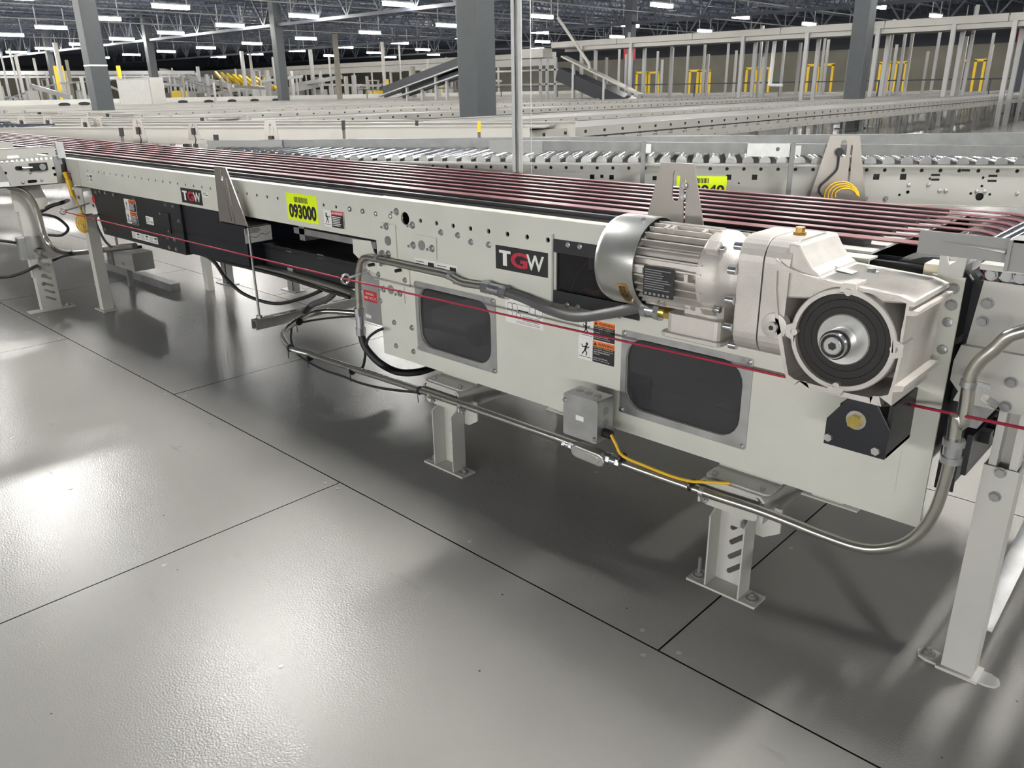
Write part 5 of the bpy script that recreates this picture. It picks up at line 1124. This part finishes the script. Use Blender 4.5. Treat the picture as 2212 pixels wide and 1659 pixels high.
# far row with black oval pads
t = thing('line_conveyor', 'farthest white line conveyor with black oval pads along its edge', 'conveyor', (-44, 10, 0))
m = MB(); m.bx(-44.6, -44, 4, 60, .45, .80); m.build('side_frame', ROWP, t); m = MB(); m.bx(-44.9, -44.5, 4, 60, .80, 1.02); m.build('rear_guard', PAINT2, t)
for px, py in ((77*0+139, 226), (182, 224), (285, 222), (340, 221), (395, 220), (451, 219), (501, 218), (550, 217), (597, 216)):
    v = FX(px, py, -43.98); m = MB(); m.plate(circ(v.y, v.z, .28, 14, .09), [], (-43.98, 0, 0), Y_, Z, (.02, 0, 0)); m.build('oval_pad', INK, t)
# brackets and photo eyes on the rows
for px, base, top, wpx, lab, bx_ in (
        (592, 345, 266, 42, 'tapered bracket with a black photo eye on the second merge spur', 1), (421, 302, 267, 30, 'tapered bracket carrying a square reflector on the rear spurs', 1),
        (304, 309, 258, 34, 'tapered bracket with a dangling sensor lead beside the belts', 1), (187, 284, 257, 26, 'tapered bracket, one of two standing close together, with grey reflector', 1),
        (214, 283, 256, 24, 'tapered bracket, one of two standing close together, with black slot', 0), (106, 278, 253, 28, 'pale tapered bracket with a small dark knob on the far spurs', 1),
        (50, 279, 252, 28, 'tapered bracket with dark sensor at the far end of the belts', 1)):
    z0 = .80; v = FZ(px, base, z0); D = (v-CAM).dot(FW); h = (base-top)/FPX*D; w = wpx/FPX*D
    tapered('sensor_bracket', lab, tuple(v), w, w*.58, h, R_(36), sensor=bool(bx_))
for px, top, base, lab, mt in ((10, 238, 252, 'little grey reflector post, outermost on the rear rows', GREYBOX), (54, 239, 251, 'tilted small grey reflector on the rear rows', GREYBOX), (87, 243, 256, 'slim dark sensor post on the rear rows', DARKP), (132, 244, 256, 'small grey reflector post with dark top on the rear rows', GREYBOX),
        (193, 244, 257, 'tilted dark reflector above the twin tapered brackets', GREYBOX), (234, 246, 261, 'dark bent sensor post beyond the twin tapered brackets', DARKP), (306, 248, 260, 'small round-topped sensor post behind a tapered bracket', GREYBOX), (369, 249, 262, 'slanted grey reflector on the third rear row', GREYBOX), (265, 277, 302, 'dark reflector plate on a white foot beside the belts', DARKP), (16, 266, 284, 'dark reflector at the far end of the belts', DARKP),
        (438, 255, 273, 'dark bent sensor post on the third rear row', DARKP), (538, 252, 273, 'grey sensor post with a dark eye on the third rear row', GREYBOX), (645, 257, 272, 'square dark reflector on the third rear row', GREYBOX), (743, 261, 289, 'dark angled sensor post at the start of a punched frame line', DARKP), (901, 261, 285, 'dark reflector with cream foot on the second punched frame line', DARKP), (1035, 263, 295, 'yellow sensor on a grey post beyond the guard rail', YELP), (470, 292, 325, 'black connector strip standing at the merge roller end', BLACK)):
    v = FZ(px, base, .80); D = (v-CAM).dot(FW); h = (base-top)/FPX*D; w = (8 if h < .3 else 11)/FPX*D
    t = thing('photo_eye', lab, 'sensor', v, 'photo eyes and reflectors on the rear conveyors')
    m = MB(); m.bx(v.x-w*.3, v.x+w*.3, v.y-.01, v.y+.01, v.z-.1, v.z+h*.45); m.build('post', STAIN, t)
    m = MB(); m.obx(v+Z*h*.3, v+Z*h+Vector((w*.15, 0, 0)), w, .03, RT); m.build('sensor_head', mt, t)

# ================================================================== FAR STRUCTURES
YE = 27.0
def far(px, D):                               # a spot on the far floor, D metres out in the direction of a pixel column
    d = ray(px, 205); d.z = 0; d.normalize(); v = CAM+d*D; v.z = 0
    if v.y > 63: v = CAM+d*(63/d.y); v.z = 0
    return v
def clear_x(x, y, m=.12):                     # keep far posts out of the line conveyors
    for xr, ys, *_r in ROWL:
        if ys < y < 50.5:
            hi = xr+SK*(y-ys)+m; lo = hi-1.15-2*m
            if lo < x < hi: return hi if hi-x < x-lo else lo
    return x
ec = thing('elevated_conveyor', 'long elevated conveyor beam on tall posts in front of the beige wall', 'conveyor', (-10, YE, 0))
def FE(px, py, Y=YE): return F(px, py, Y)
zt_e = FE(2100, 33).z; zm_e = FE(2100, 50).z; zb_e = FE(2100, 62).z; xl_e = FE(1190, 100).x
n = 8; L_ = (3.5-xl_e)/n
for i in range(n): MB().bx(xl_e+L_*i+.02, xl_e+L_*(i+1)-.02, YE, YE+.05, zm_e, zt_e).build('side_panel', ROWP, ec)
MB().bx(xl_e+1.6, 3.5, YE+.02, YE+.1, zb_e, zm_e-.02).build('lower_rail', ROWP, ec); MB().bx(xl_e, 3.5, YE+.1, YE+.9, zm_e-.02, zm_e+.02).build('bed', GALVD, ec); MB().bx(xl_e, 3.5, YE+.9, YE+.95, zb_e, zt_e).build('rear_panel', ROWP, ec)
for px in (1270, 1362, 1601, 1737, 1895, 2068, 2172): v = FE(px, 150); v.x = clear_x(v.x, YE, .2); MB().bx(v.x-.06, v.x+.06, YE-.06, YE+.04, 0, zm_e).build('post', POSTM, ec); MB().bx(v.x-.06, v.x+.06, YE+.85, YE+.95, 0, zm_e).build('post', POSTM, ec)
# incline coming down from its left end
ic = thing('incline_conveyor', 'steep conveyor with dark underside descending from the elevated beam', 'conveyor', (-22, YE, 0))
a, b = FE(1218, 122, 26.5), FE(1385, 205, 26.5); m = MB(); m.obx(a, b, .06, .38, (0, 1, 0)); m.build('side_panel', ROWP, ic); m = MB(); m.obx(a+Vector((-.3, .3, -.65)), b+Vector((-.3, .3, -.5)), .5, .75, (0, 1, 0)); m.build('underside', NAVY, ic)
for q_ in (.2, .5): v = a.lerp(b, q_); v.x = clear_x(v.x, v.y, .2); MB().bx(v.x-.05, v.x+.05, v.y-.1, v.y, 0, v.z).build('post', POSTM, ic)
hb = thing('drive_head', 'white box-shaped conveyor head at the elevated beam end', 'machine', FE(1165, 125)); a, b = FE(1115, 127), FE(1176, 104); MB().bx(a.x, b.x, YE-.1, YE+.5, a.z, b.z).build('head_cover', ROWP, hb)
for px in (1128, 1152, 1177, 1195): v = FE(px, 150); v.x = clear_x(v.x, YE, .2); MB().bx(v.x-.05, v.x+.05, YE+.1, YE+.2, 0, a.z).build('post', POSTM, hb)
MB().bx(a.x-2, b.x+1.5, YE+.1, YE+.15, 1.9, 1.97).build('cross_rail', GALV, hb); MB().bx(a.x-2, b.x+1.5, YE+.1, YE+.15, 1.35, 1.41).build('cross_rail', GALV, hb)
br = thing('diagonal_brace', 'white diagonal brace rising from the incline to the roof', 'brace', FE(1270, 135, 26)); MB().tube([FE(1205, 38, 26), FE(1272, 137, 26), FE(1274, 150, 26)], .06, 8).build('brace_tube', ROWP, br); MB().cyl(FE(1205, 38, 26), FE(1205, 38, 26)+Z*2.3, .02, n=8).build('hanger_rod', GALVD, br)
for i, px in enumerate((1310, 1337, 1352, 1372, 1416, 1430, 1440, 1451, 1488, 1520, 1537, 1570, 1588, 1640, 1652, 1676, 1690, 1760, 1775, 1783, 1800, 1917, 1930, 1945, 1990, 1999, 2018, 2045, 2095, 2120, 2135, 2205)):
    Yp = 29+(i*5 % 7)*1.3; v = F(px, 150, Yp); v.x = clear_x(v.x, Yp); tall = 2.4+.25*(i*3 % 5); o = MB().bx(v.x-.045, v.x+.045, Yp-.045, Yp+.045, 0, tall).build('support_post', (ROWP, POSTM, POSTM)[i % 3]); tag(o, 'slim pale support post below the elevated conveyor beam', 'post', 'slim posts below the elevated beam')
for i, (p0, p1, top) in enumerate(((1376, 1396, 157), (1403, 1423, 157), (1491, 1508, 153), (1516, 1534, 153), (1614, 1634, 148), (1643, 1663, 148), (1747, 1769, 141), (1777, 1800, 140), (1903, 1923, 136), (1937, 1958, 135), (2073, 2092, 131), (2109, 2128, 130))):
    Yf = 54; a = F(p0, top, Yf); b = F(p1, top, Yf); t = thing('safety_barrier', 'yellow tubular guard frame on the floor in front of the beige wall', 'guard', ((a.x+b.x)/2, Yf, 0), 'yellow guard frames below the elevated beam')
    for x in (a.x, b.x): MB().bx(x-.06, x+.06, Yf-.06, Yf+.06, 0, a.z).build('upright', YELP, t)
    MB().bx(a.x-.06, b.x+.06, Yf-.06, Yf+.06, a.z-.07, a.z+.07).build('top_bar', YELP, t)
hr = thing('handrail', 'thin dark handrail running along the beige wall', 'rail', (-10, 33, 0)); MB().bx(-45, 10, 33, 33.04, 1.28, 1.33).build('rail', STEEL2, hr)
for x in [clear_x(q, 33, .2) for q in range(-44, 10, 4)]: MB().bx(x-.02, x+.02, 33, 33.04, 0, 1.3).build('upright', STEEL2, hr)
lr = thing('white_frame', 'white upright frame leaning by the wall below the elevated beam', 'frame', F(1664, 150, 28)); a = F(1674, 86, 28); b = F(1663, 184, 28); c = F(1690, 184, 28); MB().tube([a, b], .07, 8).build('upright', WHITE, lr); MB().tube([b, c], .05, 8).build('foot_bar', WHITE, lr)
# twin inclines left of the wide column
for lab, p0, p1, mt in (('upper of two rising inclined belts behind the wide column', (820, 208), (1030, 130), 0), ('lower of two rising inclined belts behind the wide column', (860, 209), (1040, 145), 0)):
    a, b = F(*p0, 24.6), F(*p1, 24.6); t = thing('incline_conveyor', lab, 'conveyor', (a.x, 24.6, 0))
    m = MB(); m.obx(a, b, .06, .16, (0, 1, 0)); m.build('side_panel', GALVD, t); m = MB(); m.obx(a+Vector((0, .3, .18)), b+Vector((0, .3, .18)), .5, .16, (0, 1, 0)); m.build('belt', NAVY, t); m = MB(); m.obx(a+Vector((0, .7, .42)), b+Vector((0, .7, .42)), .06, .14, (0, 1, 0)); m.build('side_panel', ROWP, t)
    for f in (.3, .6, .9): v = a.lerp(b, f); MB().bx(v.x-.05, v.x+.05, 24.6, 24.7, 0, v.z).build('post', POSTM, t)
# elevated line across the left background
YG = 46.0
for lab, pa, pb, h in (('upper pale rail of the distant elevated line', (370, 160), (1110, 124), 7), ('lower pale rail of the distant elevated line', (370, 170), (1110, 134), 9)):
    a, b = F(*pa, YG), F(*pb, YG); t = thing('elevated_line', lab, 'conveyor', (a.x, YG, 0)); D = (a-CAM).dot(FW); m = MB(); z_ = (a.z+b.z)/2; m.bx(a.x, b.x+4, YG, YG+.1, z_-h/FPX*D/2, z_+h/FPX*D/2); m.build('rail', ROWP, t)
    k = 0
    while a.x+k*2.6 < b.x: MB().bx(a.x+k*2.6-.06, a.x+k*2.6+.06, YG+.1, YG+.2, z_-.35 if h == 7 else 0, z_).build('post', POSTM, t); k += 1
a, b = FZ(-40, 158, 3.0), FZ(420, 157, 3.0)
t = thing('elevated_line', 'broad pale elevated conveyor beam at the far left of the hall', 'conveyor', (a.x, a.y, 0)); m = MB(); m.obx(a, b, .1, .32); m.build('beam', POSTM, t); m = MB(); m.obx(a-Z*.3, b-Z*.3, .1, .16); m.build('lower_rail', GALVD, t)
for i in range(12): v = a.lerp(b, i/11); MB().bx(v.x-.08, v.x+.08, v.y, v.y+.16, 0, 3.0).build('post', POSTM, t)
# electrical cabinet
a, b = F(258, 212, 16.0), F(322, 167, 16.0); ca = thing('electrical_cabinet', 'pale grey electrical cabinet standing between the two left columns', 'cabinet', ((a.x+b.x)/2, 16, 0)); MB().bx(a.x, b.x, 16, 16.6, 0, b.z).build('cabinet_body', ROWP, ca); MB().bx(a.x+.1, b.x-.1, 15.98, 16, .3, b.z-.08).build('door', PAINT2, ca)
MB().tube([F(258, 170, 16.3), F(240, 170, 16.3), F(232, 178, 16.3), F(231, 210, 16.3)], .06, 8).build('cable_conduit', ROWP, ca)
# yellow chute frames and dark descending conveyors
yc2 = thing('yellow_chute_frame', 'cluster of yellow slanted chute supports in the far background', 'frame', F(520, 180, 40))
for i in range(9):
    a, b = F(465+13*i, 156+2*i, 40), F(500+13*i, 196, 40); m = MB(); m.obx(a, b, .22, .22, (0, 1, 0)); m.build('slanted_beam', YELP, yc2)
for i in range(5): a = F(545+9*i, 205, 41); MB().bx(a.x-.1, a.x+.1, 41, 41.2, 0, 2.4+.3*(i % 2)).build('upright', YELP, yc2)
dcv = thing('descending_conveyor', 'dark grey descending conveyor in front of the yellow chutes', 'conveyor', F(480, 190, 36))
for pa, pb, h in (((350, 152), (470, 180), .5), ((470, 178), (575, 206), .5), ((350, 168), (460, 195), .3), ((570, 207), (700, 180), .15)):
    m = MB(); m.obx(F(*pa, 36), F(*pb, 36), .4, h, (0, 1, 0)); m.build('conveyor_section', GREYBOX, dcv)
rnd = random.Random(3)
for i in range(64):                               # posts and legs crowding the far left
    px = 5+i*16.5+rnd.uniform(-5, 5)
    if 250 < px < 330: continue
    v = far(px, rnd.uniform(48, 88)); Yp = v.y; v.x = clear_x(v.x, Yp, .2); hgt = rnd.choice((1.8, 2.2, 2.6, 3.4, 4.2)); w_ = rnd.choice((.05, .08, .11))
    o = MB().bx(v.x-w_, v.x+w_, Yp-w_, Yp+w_, 0, hgt).build('support_post', (ROWP, POSTM, POSTM, ROWP, WALLM)[i % 5]); tag(o, 'slim upright post among the distant conveyor structures', 'post', 'slim posts in the far left background')
for i in range(16):
    px = 10+i*62; a, b = far(px, rnd.uniform(52, 80)), far(px+rnd.uniform(60, 150), rnd.uniform(52, 80)); a.z = rnd.uniform(1.0, 2.6); b.z = rnd.uniform(1.0, 2.6)
    t = thing('transfer_conveyor', 'distant transfer conveyor section among the far posts', 'conveyor', ((a.x+b.x)/2, (a.y+b.y)/2, 0), 'transfer conveyors in the far background')
    MB().obx(a, b, .12, rnd.choice((.10, .16, .25))).build('conveyor_section', (GALVD, GALV, GREYBOX, ROWP)[i % 4], t)
    for q_ in (a.lerp(b, .15), a.lerp(b, .85)): MB().bx(q_.x-.05, q_.x+.05, q_.y-.05, q_.y+.05, 0, q_.z).build('leg', POSTM, t)
for i, px in enumerate((128, 140, 215, 262, 835, 870, 905, 950)):
    v = far(px, 62); o = MB().bx(v.x-.1, v.x+.1, v.y, v.y+.2, 0, 3.0 if i < 4 else 2.0).build('yellow_post', YELP); tag(o, 'yellow painted upright post in the far background', 'post', 'yellow posts in the far background')

for i in range(46):                               # machines and guards crowding the far floor
    px = 4+i*23+rnd.uniform(-8, 8)
    if 235 < px < 340: continue
    v = far(px, rnd.uniform(66, 92)); Yp = v.y; v.x = clear_x(v.x, Yp, .9); h_ = rnd.uniform(.9, 2.9); w_ = rnd.uniform(.25, .8)
    t = thing('distant_machine', 'distant boxed machine with a frame on top among the far posts', 'machine', (v.x, Yp, 0), 'machines crowding the far floor')
    mt = (GREYBOX, WALLM, DARKP, POSTM, WALLM, GREYBOX, PAINT2, STAIN, YELP)[i % 9]
    MB().bx(v.x-w_, v.x+w_, Yp-.3, Yp+.3, 0, h_*.6).build('machine_body', mt, t)
    for e in (-1, 1): MB().bx(v.x+e*w_*.8-.05, v.x+e*w_*.8+.05, Yp-.05, Yp+.05, h_*.6, h_).build('upright', POSTM, t)
    MB().bx(v.x-w_, v.x+w_, Yp-.05, Yp+.05, h_-.08, h_).build('top_bar', (POSTM, GREYBOX)[i % 2], t)
